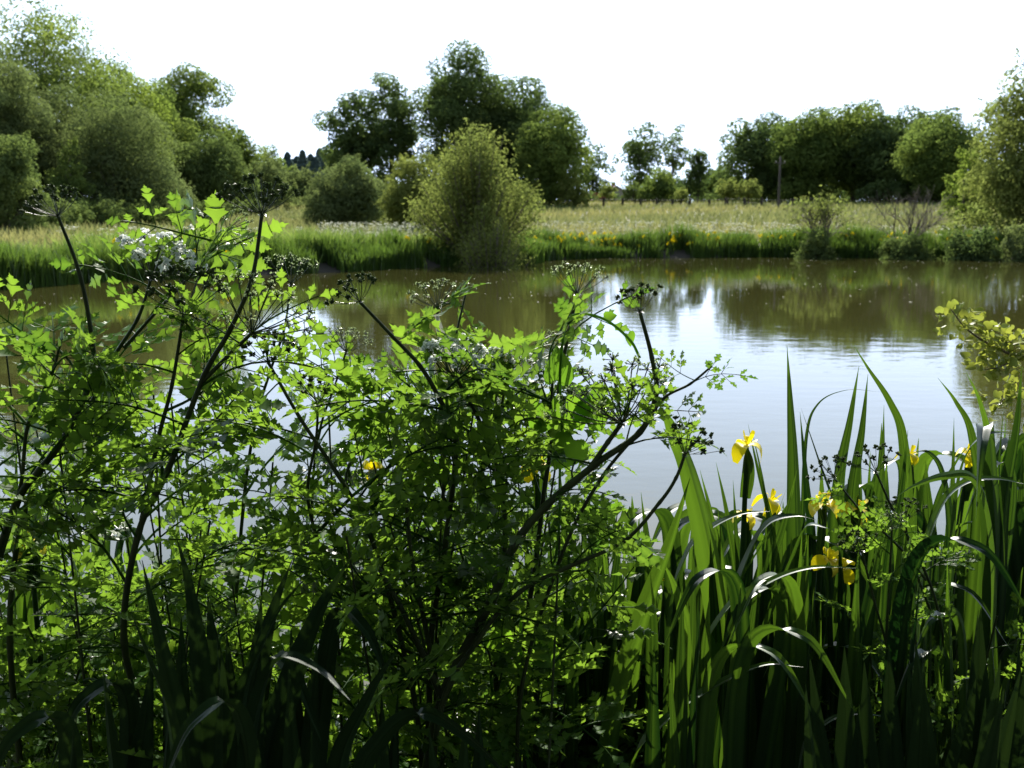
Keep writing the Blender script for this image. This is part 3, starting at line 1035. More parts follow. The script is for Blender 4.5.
# ------------------------------------------------------------------ the near bank: hemlock water dropwort
rf = np.random.RandomState(77)
HALF = [(0, 0), (.05, .10), (.14, .26), (.38, .42), (.28, .46), (.30, .53), (.13, .51), (.17, .60), (.33, .72), (.23, .74), (.22, .80), (.10, .80), (.11, .90), (.04, .92), (0, 1.04)]


def leaflet(mb, o, dr, nr, ln, rng, tint):
    """one lobed, toothed, wedge shaped leaflet folded along its midrib"""
    dr = unit(dr)
    sd_ = unit(np.cross(dr, nr))
    nr = np.cross(sd_, dr)
    wd = rng.uniform(.62, .98)
    curl = rng.uniform(-.25, .35)
    fold = rng.uniform(.1, .45)
    V = []
    n = len(HALF)
    for side in (-1, 0, 1):
        for (uu, vv) in HALF:
            a = uu * wd * rng.uniform(.88, 1.12) if side else 0
            v2 = vv * (1 if side else 1)
            V.append(o + ln * (dr * v2 + sd_ * side * a + nr * (fold * a - curl * v2 * v2)))
    F = []
    for i in range(n - 1):
        F.append((n + i, n + i + 1, i + 1, i))
        F.append((n + i, 2 * n + i, 2 * n + i + 1, n + i + 1))
    tt = np.concatenate([np.clip(tint - .12 + rng.rand(n) * .16, 0, 1), np.full(n, min(1, tint + .30)), np.clip(tint - .12 + rng.rand(n) * .16, 0, 1)])
    mb.add(V, F, tt)


def compound_leaf(rng, npair=2, lsize=.19):
    """a two or three times divided leaf of unit length along +Y, upper side +Z"""
    mb = MB()
    droop = rng.uniform(.10, .34)
    t0 = rng.uniform(.30, .42)

    def rp(t):
        return np.array([.03 * math.sin(t * 4), t, .10 * math.sin(t * 2.5) - droop * t * t])

    tube(mb, [rp(t) for t in np.linspace(0, .93, 7)], np.linspace(.012, .005, 7), 4, .35)
    base_t = rng.uniform(.35, .8)

    def pinna(o, dr, ln, side_pairs):
        nr = np.array([0, 0, 1.0]) + rng.randn(3) * .28
        dr = unit(dr)
        e = o + dr * ln
        tube(mb, [o, o + dr * ln * .5 + [0, 0, .01], e], [.006, .005, .004], 3, .35)
        s2 = unit(np.cross(dr, nr))
        leaflet(mb, e - dr * ln * .12, dr + rng.randn(3) * .12, nr, lsize * rng.uniform(.95, 1.25), rng, np.clip(base_t + rng.randn() * .14, 0, 1))
        for k in range(side_pairs):
            f = .42 + .42 * k / max(1, side_pairs)
            for s in (-1, 1):
                leaflet(mb, o + dr * ln * f, dr * .75 + s2 * s * .8 + rng.randn(3) * .15, nr + rng.randn(3) * .2, lsize * rng.uniform(.7, 1.0) * (1 - .1 * k), rng, np.clip(base_t + rng.randn() * .14, 0, 1))

    for k in range(npair):
        t = t0 + (.84 - t0) * k / npair
        ln = .34 * (1 - .55 * k / npair)
        for s in (-1, 1):
            pinna(rp(t), np.array([s * .86, .55, -.02 + rng.uniform(-.15, .15)]), ln * rng.uniform(.85, 1.1), 2 if k == 0 else 1)
    pinna(rp(.78), rp(.95) - rp(.78), .19, 1)
    return mb.mesh('leaf', M['drop'])


LEAVES = [compound_leaf(np.random.RandomState(900 + k), 3 if k % 3 else 2, .195 + .022 * (k % 3)) for k in range(9)]
SMALL = [compound_leaf(np.random.RandomState(950 + k), 2, .21) for k in range(4)]


def orient(o, pos, dr, up, size):
    dr = Vector(dr).normalized()
    up = Vector(up)
    x = dr.cross(up)
    if x.length < 1e-4:
        x = Vector((1, 0, 0))
    x.normalize()
    z = x.cross(dr)
    m = Matrix((x, dr, z)).transposed().to_4x4()
    m = Matrix.Translation(Vector(pos)) @ m @ Matrix.Scale(size, 4)
    o.matrix_basis = m


def umbel_mesh(kind, seed, nray=17, spread=62):
    rng = np.random.RandomState(seed)
    ry, fl = MB(), MB()
    for k in range(nray):
        th = R(spread) * math.sqrt((k + .6) / nray) * rng.uniform(.92, 1.05)
        ph = k * 2.39996 + rng.uniform(-.2, .2)
        d = np.array([math.sin(th) * math.cos(ph), math.sin(th) * math.sin(ph), math.cos(th)])
        ln = (.86 + .18 * (k / nray)) * rng.uniform(.9, 1.06)
        e = d * ln + [0, 0, .07 * math.sin(th)]
        tube(ry, smooth_path([(0, 0, 0), d * ln * .5 - [0, 0, .03], e], 3), .014 if kind == 'white' else .010, 4, .5)
        if kind == 'white':
            for j in range(28):
                dd = unit(rng.randn(3) + d * .9)
                p = e + dd * rng.uniform(.10, .17)
                s = rng.uniform(.045, .06)
                leaf_quads(fl, np.repeat(p[None], 2, 0), np.array([0, .3, 1.0]) + dd * .5 + rng.randn(2, 3) * .45, np.full(2, s * 2), .9, rng, rng.rand(2))
                if j % 3 == 0:
                    tube(ry, [e, p], .008, 3, .6)
        elif kind == 'bud':
            for j in range(14):
                dd = unit(rng.randn(3) + d * .8)
                p = e + dd * rng.uniform(.08, .13)
                leaf_quads(fl, np.repeat(p[None], 2, 0), rng.randn(2, 3), np.full(2, .05), .8, rng, rng.rand(2))
                tube(ry, [e, p], .007, 3, .6)
        else:
            for j in range(12):
                dd = unit(rng.randn(3) + d * 1.3)
                p = e + dd * rng.uniform(.04, .11)
                tube(fl, [p - dd * .05, p - dd * .02, p + dd * .02, p + dd * .06], [.010, .034, .034, .010], 5, rng.rand())
    for k in range(5):
        a = k * 1.257
        leaf_quads(ry, np.array([[.09 * math.cos(a), .09 * math.sin(a), -.03]]), np.array([[.3 * math.cos(a), .3 * math.sin(a), 1]]), np.array([.16]), .25, rng, np.array([.5]))
    return ry.mesh('umbel', M['stem']), fl.mesh('florets', M['floret'] if kind == 'white' else M['bud'] if kind == 'bud' else M['seed'])


UMB = {k: [umbel_mesh(k, 40 + i + 10 * j, n, sp) for i, (n, sp) in enumerate([(17, 62), (15, 58), (20, 72)])] for j, k in enumerate(('white', 'bud', 'seed'))}


def put_umbel(root, kind, pos, axis, size, rng):
    ra, fa = UMB[kind][rng.randint(3)]
    o = link(bpy.data.objects.new('umbel', ra), root)
    f = link(bpy.data.objects.new('florets', fa), o)
    ax = Vector(axis).normalized()
    o.matrix_basis = Matrix.Translation(Vector(pos)) @ ax.to_track_quat('Z', 'Y').to_matrix().to_4x4() @ Matrix.Rotation(rng.rand() * 6.28, 4, 'Z') @ Matrix.Scale(size * 1.15, 4)


def put_leaf(root, pos, dr, size, rng, small=False, up=None):
    me = (SMALL if small else LEAVES)
    o = link(bpy.data.objects.new('leaf', me[rng.randint(len(me))]), root)
    u = np.array([0, .72, .66]) + rng.randn(3) * .55 if up is None else up
    orient(o, pos, dr, u, size)


def dropwort(label, stems, umbels=(), seed=0, group=None, loc=None, leafsize=.215, rmax=None):
    """stems: list of (world path from the base up, r0, r1, number of leaves, start fraction of leaves)"""
    rng = np.random.RandomState(seed)
    b = np.array(stems[0][0][0]) if loc is None else np.array(loc)
    root = thing('water_dropwort', label, 'wild plant', b, group)
    for (pts, r0, r1, nl, tstart) in stems:
        pth = smooth_path(np.array(pts), 8) - b
        mb = MB()
        rr = np.linspace(r0 * .72, r1 * .8, len(pth))
        kn = np.abs((np.arange(len(pth)) % 8) - 0)
        rr = rr * np.where(kn == 0, 1.15, 1)
        tube(mb, pth, rr, 8, np.clip(.5 + .3 * np.sin(np.arange(len(pth) * 8) * .9), 0, 1))
        mb.build('stem', M['stem'], root, True)
        az = rng.rand() * 6.28
        for k in range(nl):
            t = tstart + ((.70 if umbels and stems[0][3] == nl else .95) - tstart) * (k + rng.uniform(.1, .9)) / nl
            i = min(int(t * (len(pth) - 1)), len(pth) - 2)
            p = pth[i] + (pth[i + 1] - pth[i]) * (t * (len(pth) - 1) - i)
            az += 2.2 + rng.uniform(-.5, .5)
            el = rng.uniform(.05, .75)
            d = np.array([math.cos(az) * math.cos(el), math.sin(az) * math.cos(el) * .8, math.sin(el)])
            put_leaf(root, p, d, leafsize * rng.uniform(.75, 1.2) * (1.15 - .45 * t), rng, t > .8 and rng.rand() < .6)
    for (kind, pos, axis, size) in umbels:
        put_umbel(root, kind, np.array(pos) - b, axis, size, rng)
    return root


def W(d, *pts, base=None):
    """picture points from the top down at distance d (or (px,py,d) triples) -> world path from the ground up"""
    a = [P(p[0], p[1], p[2] if len(p) > 2 else d) for p in pts]
    a = a[::-1]
    if base is not None:
        z = gz1(a[0][0] + base, a[0][1])
        g0 = np.array([a[0][0] + base, a[0][1], z - .03])
        if a[0][2] - z > .12:
            a = [g0] + [np.array([a[0][0] + base * .45, a[0][1], z + (a[0][2] - z) * .55])] + a
        else:
            a = [g0] + a
    return a


def U(kind, px, py, d, tx, ty, size, toward=.15):
    """an umbel at a picture point that opens towards another picture point"""
    a = P(px, py, d)
    ax = P(tx, ty, d) - a
    ax = ax / np.linalg.norm(ax)
    return (kind, a, ax + np.array([0, -toward, 0]), size)


dropwort('tall dropwort with the dark seed umbel highest on the left half of the view', [
    (W(1.45, (262, 214), (252, 278), (230, 330), (204, 376), (168, 470), (138, 535), (124, 640), (150, 745), base=.05), .0095, .0032, 11, .30),
    (W(1.45, (252, 333), (232, 352), (200, 384)), .005, .003, 2, .1),
    (W(1.48, (184, 312), (172, 385), (158, 440), (142, 520)), .0055, .0028, 5, .1),
], [U('seed', 262, 214, 1.45, 262, 190, .050), U('bud', 252, 333, 1.45, 272, 300, .078), U('seed', 184, 312, 1.48, 184, 295, .060, .3)], 1)
dropwort('dropwort leaning in from the left edge with a small dark umbel at the upper left', [
    (W(1.5, (58, 216), (80, 275), (92, 340), (92, 378), (64, 438), (40, 470), (14, 510), (-22, 640), base=-.05), .011, .003, 9, .3),
    (W(1.5, (64, 330), (50, 380), (28, 425), (20, 490), (0, 560)), .005, .0025, 6, .1),
], [U('seed', 58, 216, 1.5, 48, 190, .040)], 2)
dropwort('dropwort with the large bright white umbel over the far left reeds', [
    (W(1.62, (152, 276), (138, 318), (112, 360), (86, 412), (46, 462), (20, 530), (10, 640), base=.0), .0085, .003, 10, .25),
    (W(1.62, (229, 230), (198, 268), (160, 308), (124, 348)), .004, .0022, 5, .15),
], [U('white', 152, 278, 1.62, 168, 238, .062), U('bud', 229, 230, 1.62, 245, 226, .034)], 3)
dropwort('slim dropwort with a thin pale umbel standing over the left water', [
    (W(1.8, (291, 282), (284, 330), (270, 372), (256, 420), (244, 500), (236, 640), base=.05), .006, .0022, 7, .25),
], [U('bud', 291, 284, 1.8, 292, 262, .048)], 4)
dropwort('dropwort with a compact dark umbel by the left edge of the bright water', [
    (W(1.48, (268, 362), (300, 418), (336, 472), (368, 530), (396, 620), (420, 740), base=.0), .0075, .003, 9, .2),
    (W(1.5, (318, 405), (316, 440), (308, 500), (330, 580)), .004, .0022, 5, .1),
], [U('seed', 268, 362, 1.48, 268, 335, .040, .3), U('seed', 318, 405, 1.5, 322, 380, .040)], 5)
dropwort('dropwort with a long bare stem leaning left to a dark umbel over mid water', [
    (W(1.5, (360, 302), (392, 336), (420, 366), (440, 400), (456, 440), (446, 540), (430, 650), (432, 760), base=.03), .0085, .003, 8, .38),
], [U('seed', 360, 302, 1.5, 348, 278, .038)], 6)
dropwort('thickest dark dropwort stem curving up right to a small umbel in mid view', [
    (W(1.4, (640, 312), (652, 358), (656, 394), (640, 432), (596, 464), (546, 506), (514, 546), (492, 600), (448, 684), (428, 770), base=0), .013, .0032, 5, .5),
    (W(1.4, (622, 423), (608, 442), (590, 468)), .0055, .004, 1, .3),
    (W(1.4, (374, 560), (398, 602), (420, 648), (440, 694)), .007, .004, 5, .1),
    (W(1.42, (406, 500), (412, 560), (424, 620), (438, 690)), .006, .003, 7, .1),
], [U('seed', 640, 312, 1.4, 634, 285, .034), U('bud', 622, 423, 1.4, 596, 362, .085, .05)], 7, leafsize=.19)
dropwort('upright dropwort with a pale green umbel just left of the white water patch', [
    (W(1.55, (577, 292), (570, 328), (561, 372), (556, 420), (545, 485), (536, 560), (520, 680), base=.0), .007, .003, 8, .3),
    (W(1.55, (553, 350), (552, 390), (548, 450)), .0035, .002, 3, .2),
], [U('bud', 577, 294, 1.55, 578, 268, .045), U('bud', 553, 352, 1.55, 548, 330, .03)], 8)
dropwort('dropwort with the bright white flower cluster in the centre of the view', [
    (W(1.55, (456, 378), (478, 418), (498, 470), (505, 540), (496, 660), base=.02), .0075, .0032, 9, .2),
    (W(1.58, (508, 372), (500, 420), (500, 480)), .004, .0022, 4, .2),
    (W(1.6, (482, 412), (490, 450), (502, 510)), .0035, .002, 3, .2),
], [U('white', 456, 378, 1.55, 466, 338, .056), U('white', 508, 372, 1.58, 512, 344, .036), U('white', 482, 412, 1.6, 484, 388, .032)], 9)
mid_ = dropwort('dropwort with an open sunlit green umbel above the white flower cluster', [
    (W(1.7, (437, 306), (440, 340), (448, 372), (452, 430), (440, 520), (430, 660), base=.0), .006, .0028, 7, .4),
    (W(1.7, (466, 292), (460, 318), (450, 360)), .003, .002, 1, .3),
], [U('bud', 437, 308, 1.7, 432, 285, .045), U('bud', 466, 292, 1.7, 470, 280, .016)], 10)
q = MB()
pth = smooth_path([P(437, 316, 1.695), P(441, 334, 1.69), P(448, 352, 1.69), P(457, 372, 1.695)], 5)
wv = np.sin(np.linspace(.15, 1, len(pth)) * math.pi * .75)[:, None] * .009
sdv = unit(np.array([1, .25, -.1]))
q.add(np.stack([pth - wv * sdv, pth + [0, -.004, 0], pth + wv * sdv], 1).reshape(-1, 3) - np.array(mid_.location), [(3 * i + j, 3 * i + j + 1, 3 * i + j + 4, 3 * i + j + 3) for i in range(len(pth) - 1) for j in (0, 1)])
tag(q.build('sheath', M['dry'], mid_), 'pale dry leaf sheath')
dropwort('faint slim dropwort with thin pale umbels against the left bright water', [
    (W(1.75, (346, 352), (334, 388), (320, 430), (312, 500), (318, 600), base=.05), .005, .002, 7, .2),
    (W(1.75, (380, 396), (382, 430), (378, 480), (350, 560)), .0045, .002, 5, .2),
], [U('bud', 346, 352, 1.75, 350, 332, .040), U('bud', 380, 396, 1.75, 376, 372, .046)], 11)
dropwort('dropwort arching to a small drooping umbel in front of the pale iris leaf', [
    (W(1.38, (685, 454), (676, 478), (660, 502), (624, 541), (568, 567), (520, 592), (478, 640), (438, 722), base=-.03), .0062, .0028, 7, .3),
], [U('seed', 685, 454, 1.38, 694, 432, .040, .4)], 12, leafsize=.15)
dropwort('leafy dropwort shoot reaching right over the water beside the thick stem', [
    (W(1.42, (712, 366), (690, 384), (664, 398), (645, 425), (600, 480), (560, 560), (520, 700), base=0), .005, .002, 7, .55),
], [], 13, leafsize=.11)

FILL = 'leafy dropwort shoot without flowers in the dark left hand thicket'
# leafy shoots of the thicket: (top px, top py, distance, lean)
spots = []
for (n, xa, xb, ya, yb, da, db) in [(6, -40, 200, 340, 430, 1.55, 1.95), (3, 270, 420, 410, 480, 1.5, 1.95), (7, 410, 570, 380, 470, 1.5, 1.95),
                                    (7, -60, 560, 510, 590, 1.3, 1.7), (14, -80, 600, 570, 680, 1.4, 2.0), (16, -60, 580, 540, 640, 1.8, 2.5), (5, -60, 190, 410, 470, 1.75, 2.2), (5, 350, 560, 410, 480, 1.8, 2.2)]:
    for k in range(n):
        spots.append((xa + (xb - xa) * (k + rf.rand()) / n, rf.uniform(ya, yb), rf.uniform(da, db)))
for k, (px, py, d) in enumerate(spots):
    tp = P(px, py, d)
    bx, by = tp[0] + rf.uniform(-.18, .18), min(tp[1] + rf.uniform(-.15, .15), 2.7)
    z = gz1(bx, by)
    md = np.array([bx * .6 + tp[0] * .4 + rf.uniform(-.04, .04), by, z + (tp[2] - z) * .5])
    dropwort(FILL, [([(bx, by, z - .03), md, tp], .0048, .0018, 11 if d > 1.85 else 9, .15)], [], 500 + k, 'leafy shoots of the thicket', leafsize=rf.uniform(.19, .27))
for (xa, side) in ((-2.6, -1), (1.9, 1)):                    # the bank goes on beside the view
    for k in range(5):
        bx, by = xa + side * rf.uniform(-.1, .7), rf.uniform(1.5, 2.5)
        z = gz1(bx, by)
        h = rf.uniform(.9, 1.3)
        dropwort('leafy dropwort on the bank outside the view', [([(bx, by, z), (bx + .05, by, z + h * .5), (bx + rf.uniform(-.1, .1), by, z + h)], .007, .002, 10, .2)], [], 800 + k, 'shoots beside the view', leafsize=.19)

# darker dropwort on the right, among the irises
dropwort('shaded dropwort with thin dark umbels in front of the right hand irises', [
    (W(1.5, (876, 472), (894, 512), (920, 560), (940, 620), (950, 720), base=0), .0045, .002, 5, .2),
    (W(1.5, (834, 478), (862, 512), (900, 548), (926, 580)), .003, .0018, 2, .2),
    (W(1.5, (905, 520), (912, 560), (930, 610)), .003, .0018, 2, .2),
], [U('seed', 876, 472, 1.5, 870, 446, .036), U('seed', 834, 478, 1.5, 826, 462, .03), U('seed', 905, 520, 1.5, 902, 500, .03)], 21, leafsize=.10)
dropwort('shaded dropwort with tiny green umbels below the yellow irises', [
    (W(1.45, (862, 552), (874, 600), (890, 660), (900, 740), base=0), .004, .002, 8, .2),
    (W(1.45, (892, 528), (890, 570), (886, 640)), .003, .0018, 4, .2),
], [U('seed', 862, 552, 1.45, 852, 534, .03), U('bud', 892, 528, 1.45, 892, 514, .022)], 22, leafsize=.10)
for k in range(8):
    px, py, d = 838 + 225 * (k + rf.rand()) / 8, rf.uniform(580, 690), rf.uniform(1.45, 1.9)
    tp = P(px, py, d)
    bx, by = tp[0] + rf.uniform(-.15, .15), tp[1] + rf.uniform(-.1, .1)
    z = gz1(bx, by)
    dropwort('leafy dropwort shoot without flowers in the dark lower right corner', [([(bx, by, z - .03), (bx * .5 + tp[0] * .5, by, z + (tp[2] - z) * .55), tp], .0045, .0018, 7, .25)], [], 600 + k, 'leafy shoots of the lower right', leafsize=rf.uniform(.11, .16))
# ------------------------------------------------------------------ yellow flag irises of the near bank
def blade_mb(pts, w0, yaw, tint=.5, keel=.17, n=8, twist=0.0):
    """a sword shaped leaf along a path from the base up"""
    p = smooth_path(np.array(pts, float), n)
    m = len(p)
    ln = np.concatenate([[0], np.cumsum(np.linalg.norm(np.diff(p, axis=0), axis=1))])
    t = ln / ln[-1]
    tg = unit(np.gradient(p, axis=0))
    V = []
    for i in range(m):
        a = (yaw[0] if isinstance(yaw, tuple) else yaw) + twist * t[i]
        s = np.array([math.cos(a), math.sin(a), yaw[1] if isinstance(yaw, tuple) else 0])
        s = unit(s - tg[i] * np.dot(s, tg[i]))
        nr = np.cross(s, tg[i])
        ww = w0 * .5 * (min(1, .75 + t[i]) if t[i] < .3 else 1) * (1 if t[i] < .68 else max(.02, (1 - ((t[i] - .68) / .32) ** 1.6)))
        for u_, h in ((-1, 0), (-.5, .7), (-.12, .95), (0, 1.25), (.12, .95), (.5, .7), (1, 0)):
            V.append(p[i] + s * u_ * ww + nr * h * ww * keel * 2)
    F = [(7 * i + j, 7 * i + j + 1, 7 * i + j + 8, 7 * i + j + 7) for i in range(m - 1) for j in range(6)]
    tt = np.tile(np.array([.2, .5, .4, .1, .4, .5, .2]) + .4 * np.sin(np.arange(7) * 2.7 + tint * 40), m) * .45 + tint * .75 - .12
    tt = tt + np.repeat(np.where(t > .96, .3, 0), 7)
    return V, F, np.clip(tt, 0, 1)


def iris(label, blades_, flowers=(), group=None, seed=0, loc=None, mat='iris'):
    rng = np.random.RandomState(seed)
    if loc is None:
        loc = blades_[0][0][0]
    b = np.array([loc[0], loc[1], gz1(loc[0], loc[1])])
    root = thing('yellow_iris', label, 'iris', b, group)
    for (pts, w0, yaw) in blades_:
        V, F, tt = blade_mb(pts, w0, yaw, rng.rand() ** 1.6, twist=rng.uniform(-.4, .4))
        mb = MB()
        mb.add(np.array(V) - b, F, tt)
        mb.build('leaf', M[mat], root, True)
    for (pos, size, tilt) in flowers:
        pos = np.array(pos, float)
        foot = np.array([pos[0] + rng.uniform(-.05, .05), pos[1] + rng.uniform(-.03, .03), 0])
        foot[2] = gz1(foot[0], foot[1]) - .02
        mb = MB()
        pth = smooth_path([foot - b, (foot * .5 + pos * .5) - b + [rng.uniform(-.02, .02), 0, 0], pos - b], 6)
        tube(mb, pth, np.linspace(.0075, .0045, len(pth)), 6, .4)
        mb.build('flower_stem', M['iris'], root, True)
        mb = MB()
        for k in range(2):                                    # green spathes hug the flower
            s0 = pos - b + [rng.uniform(-.006, .006), -.004 + .008 * k, -.085]
            V, F, tt = blade_mb([s0, s0 + [.004, 0, .05], s0 + [.007 * (1 if k else -1), 0, .10]], .013, rng.uniform(-.4, .4), .3)
            mb.add(V, F, tt)
        mb.build('spathe', M['iris'], root, True)
        mb = MB()
        iris_flower(mb, size, rng)
        f = mb.build('flower', M['petal'], root, True)
        f.location = pos - b + [0, 0, .012]
        f.rotation_euler = (tilt[0], tilt[1], 0)
    return root


def B(d, w_px, yaw, *pts, base=0.0):
    """leaf by picture points from the tip down; runs on to the ground below the last one"""
    return (W(d, *pts, base=base), w_px / 1005 * d * 1.04, yaw)


iris('iris with the tallest straight sword leaf right of mid view', [
    B(1.75, 19, .25, (787, 345), (790, 400), (793, 470), (794, 580), base=.02),
    B(1.78, 9, -.5, (748, 424), (758, 470), (772, 530), (780, 620), base=.0),
    B(1.72, 12, .4, (800, 412), (806, 480), (812, 560), base=.03),
    B(1.8, 10, .8, (812, 500), (796, 545), (776, 620), (768, 700), base=0),
], seed=1)
iris('iris with two dark crossed sword leaves right of the tallest leaf', [
    B(1.7, 17, .35, (859, 366), (850, 420), (838, 490), (836, 600), base=0),
    B(1.68, 16, -.3, (868, 374), (862, 430), (852, 500), (850, 610), base=0),
    B(1.78, 13, .5, (884, 405), (882, 470), (874, 540), base=0),
    B(1.72, 11, .9, (801, 408), (818, 458), (838, 520), (846, 600), base=0),
    B(1.66, 12, 0, (908, 430), (900, 500), (884, 570), base=0),
], seed=2)
iris('iris with a long thin leaf arching up left over the bright water', [
    B(1.8, 13, -.5, (853, 344), (868, 368), (890, 402), (903, 440), (906, 530), base=0),
    B(1.8, 8, .6, (881, 392), (846, 390), (818, 404), (806, 440), (802, 540), base=0),
    B(1.75, 12, .2, (912, 455), (905, 500), (896, 600), base=0),
], seed=3)
iris('iris with a broad pale leaf arching over beside the small drooping umbel', [
    B(1.62, 27, .35, (652, 418, 1.5), (664, 414, 1.54), (676, 440), (690, 480), (708, 560), (722, 680), base=0),
    B(1.66, 22, -.2, (662, 560), (676, 590), (688, 640), (692, 720), base=0),
    B(1.7, 9, .5, (718, 508), (719, 545), (716, 620), base=0),
    B(1.6, 20, .2, (690, 478), (670, 540), (640, 620), (610, 730), base=0),
    B(1.72, 13, -.3, (641, 492), (648, 560), (652, 650), base=0),
], seed=4)
iris('iris with pale leaves bent over left of the tallest sword leaf', [
    B(1.62, 21, (1.0, .8), (816, 520, 1.52), (796, 515, 1.54), (768, 522, 1.58), (748, 552), (728, 610), (722, 690), base=0),
    B(1.68, 17, (1.0, .7), (770, 511, 1.6), (738, 514, 1.62), (706, 530, 1.66), (684, 556), (668, 620), base=0),
    B(1.6, 21, (.8, .4), (828, 528, 1.5), (806, 526, 1.55), (790, 560), (766, 620), (742, 690), base=0),
    B(1.7, 13, -.4, (700, 470), (712, 520), (722, 590), base=0),
    B(1.66, 15, .3, (797, 470), (782, 530), (756, 610), (748, 700), base=0),
    B(1.72, 12, .9, (786, 490), (770, 530), (740, 580), (722, 640), base=0),
], seed=5)
iris('iris with narrow leaves bent level across the dark lower right', [
    B(1.5, 13, (1.2, .8), (858, 568, 1.4), (812, 567, 1.42), (770, 580, 1.46), (724, 610), (690, 690), base=0),
    B(1.45, 14, (1.2, .8), (803, 667, 1.35), (764, 664, 1.38), (716, 684, 1.42), (668, 716), (630, 770), base=0),
    B(1.45, 11, (1.3, .7), (896, 719, 1.36), (860, 713, 1.38), (826, 722, 1.42), (800, 760), base=0),
    B(1.5, 14, .2, (760, 560), (752, 620), (736, 720), base=0),
], seed=6)
iris('iris with a broad leaf folded forward near the right edge', [
    B(1.6, 26, .15, (976, 520, 1.5), (980, 468, 1.52), (983, 434, 1.56), (985, 426, 1.6), (988, 470, 1.64), (992, 600, 1.66), base=0),
    B(1.7, 16, -.4, (938, 378), (956, 402), (972, 436), (980, 520), base=0),
    B(1.72, 15, -.3, (966, 372), (980, 402), (990, 450), (996, 560), base=0),
    B(1.66, 18, .3, (1022, 366), (1016, 430), (1002, 510), (996, 620), base=0),
    B(1.74, 10, .5, (1004, 408), (1000, 450), (994, 540), base=0),
], seed=7)
iris('iris with grey sunlit leaves bent left near the right edge', [
    B(1.6, 17, (1.1, .8), (1030, 485, 1.5), (996, 478, 1.54), (964, 482, 1.58), (940, 505), (922, 560), (916, 640), base=0),
    B(1.55, 17, (1.0, .8), (895, 498, 1.48), (914, 486, 1.5), (944, 476, 1.54), (972, 478), (988, 520), (992, 620), base=0),
    B(1.66, 18, (.7, .4), (972, 442), (956, 462), (938, 500), (926, 570), base=0),
    B(1.68, 15, (.6, .6), (906, 456), (928, 452, 1.64), (944, 480), (950, 560), base=0),
    B(1.62, 15, (.8, .6), (1012, 432), (982, 436, 1.6), (960, 470), (950, 560), base=0),
    B(1.72, 9, -.3, (954, 418), (953, 470), (950, 560), base=0),
], seed=8)

# flowering stems
iris('iris with the highest clear yellow flower, beside the pale water', [
    B(1.78, 9, .3, (733, 480), (736, 530), (740, 620), base=0),
    B(1.78, 10, -.4, (716, 462), (728, 520), (738, 600), base=0),
    B(1.8, 8, .5, (752, 430), (764, 490), (770, 560), base=0),
], [(P(747, 452, 1.76), .046, (.15, .1))], seed=11)
iris('iris with two yellow flowers between the dark sword leaves', [
    B(1.66, 12, .3, (820, 520), (824, 600), (826, 690), base=0),
    B(1.68, 10, -.3, (858, 540), (852, 620), (846, 700), base=0),
], [(P(824, 510, 1.64), .040, (.5, -.2)), (P(856, 515, 1.68), .040, (.3, .4))], seed=12)
iris('iris with two low yellow flowers in the shade of the right hand leaves', [
    B(1.58, 10, .3, (812, 590), (816, 660), (818, 740), base=0),
], [(P(828, 566, 1.56), .038, (.7, .2)), (P(842, 575, 1.58), .036, (.4, -.5))], seed=13)
iris('iris with a half hidden yellow flower behind the bent pale leaves', [
    B(1.85, 10, .3, (760, 540), (758, 600), base=0),
], [(P(770, 508, 1.84), .042, (-.2, .6)), (P(745, 522, 1.86), .034, (.3, .2))], seed=14)
iris('iris with small yellow flowers far back by the right edge', [
    B(2.0, 10, .3, (950, 480), (946, 560), base=0),
], [(P(968, 460, 2.0), .036, (.4, .1)), (P(910, 460, 2.02), .034, (.1, .5))], seed=15)
iris('iris with a yellow flower half hidden in the central dropwort leaves', [
    B(1.75, 14, .3, (560, 470), (566, 560), (572, 680), base=0),
    B(1.75, 12, -.3, (520, 500), (528, 580), base=0),
], [(P(537, 474, 1.72), .044, (.2, .3))], seed=16)
iris('iris with a yellow flower seen through leaves left of centre', [
    B(1.8, 10, .3, (386, 470), (390, 560), base=0),
], [(P(372, 476, 1.7), .036, (.9, .2))], seed=17)
iris('iris with a yellow flower low at the left edge', [
    B(1.9, 16, .2, (38, 470), (34, 560), (30, 680), base=0),
    B(1.9, 14, -.2, (16, 440), (18, 560), base=0),
    B(1.95, 15, .3, (60, 500), (54, 600), base=0),
], [(P(30, 545, 1.85), .05, (.5, .3))], seed=18)
iris('iris with a small yellow flower low behind the broad arching leaf', [
    B(1.9, 10, .3, (652, 560), (654, 640), base=0),
], [(P(666, 574, 1.88), .030, (.3, .8))], seed=19)

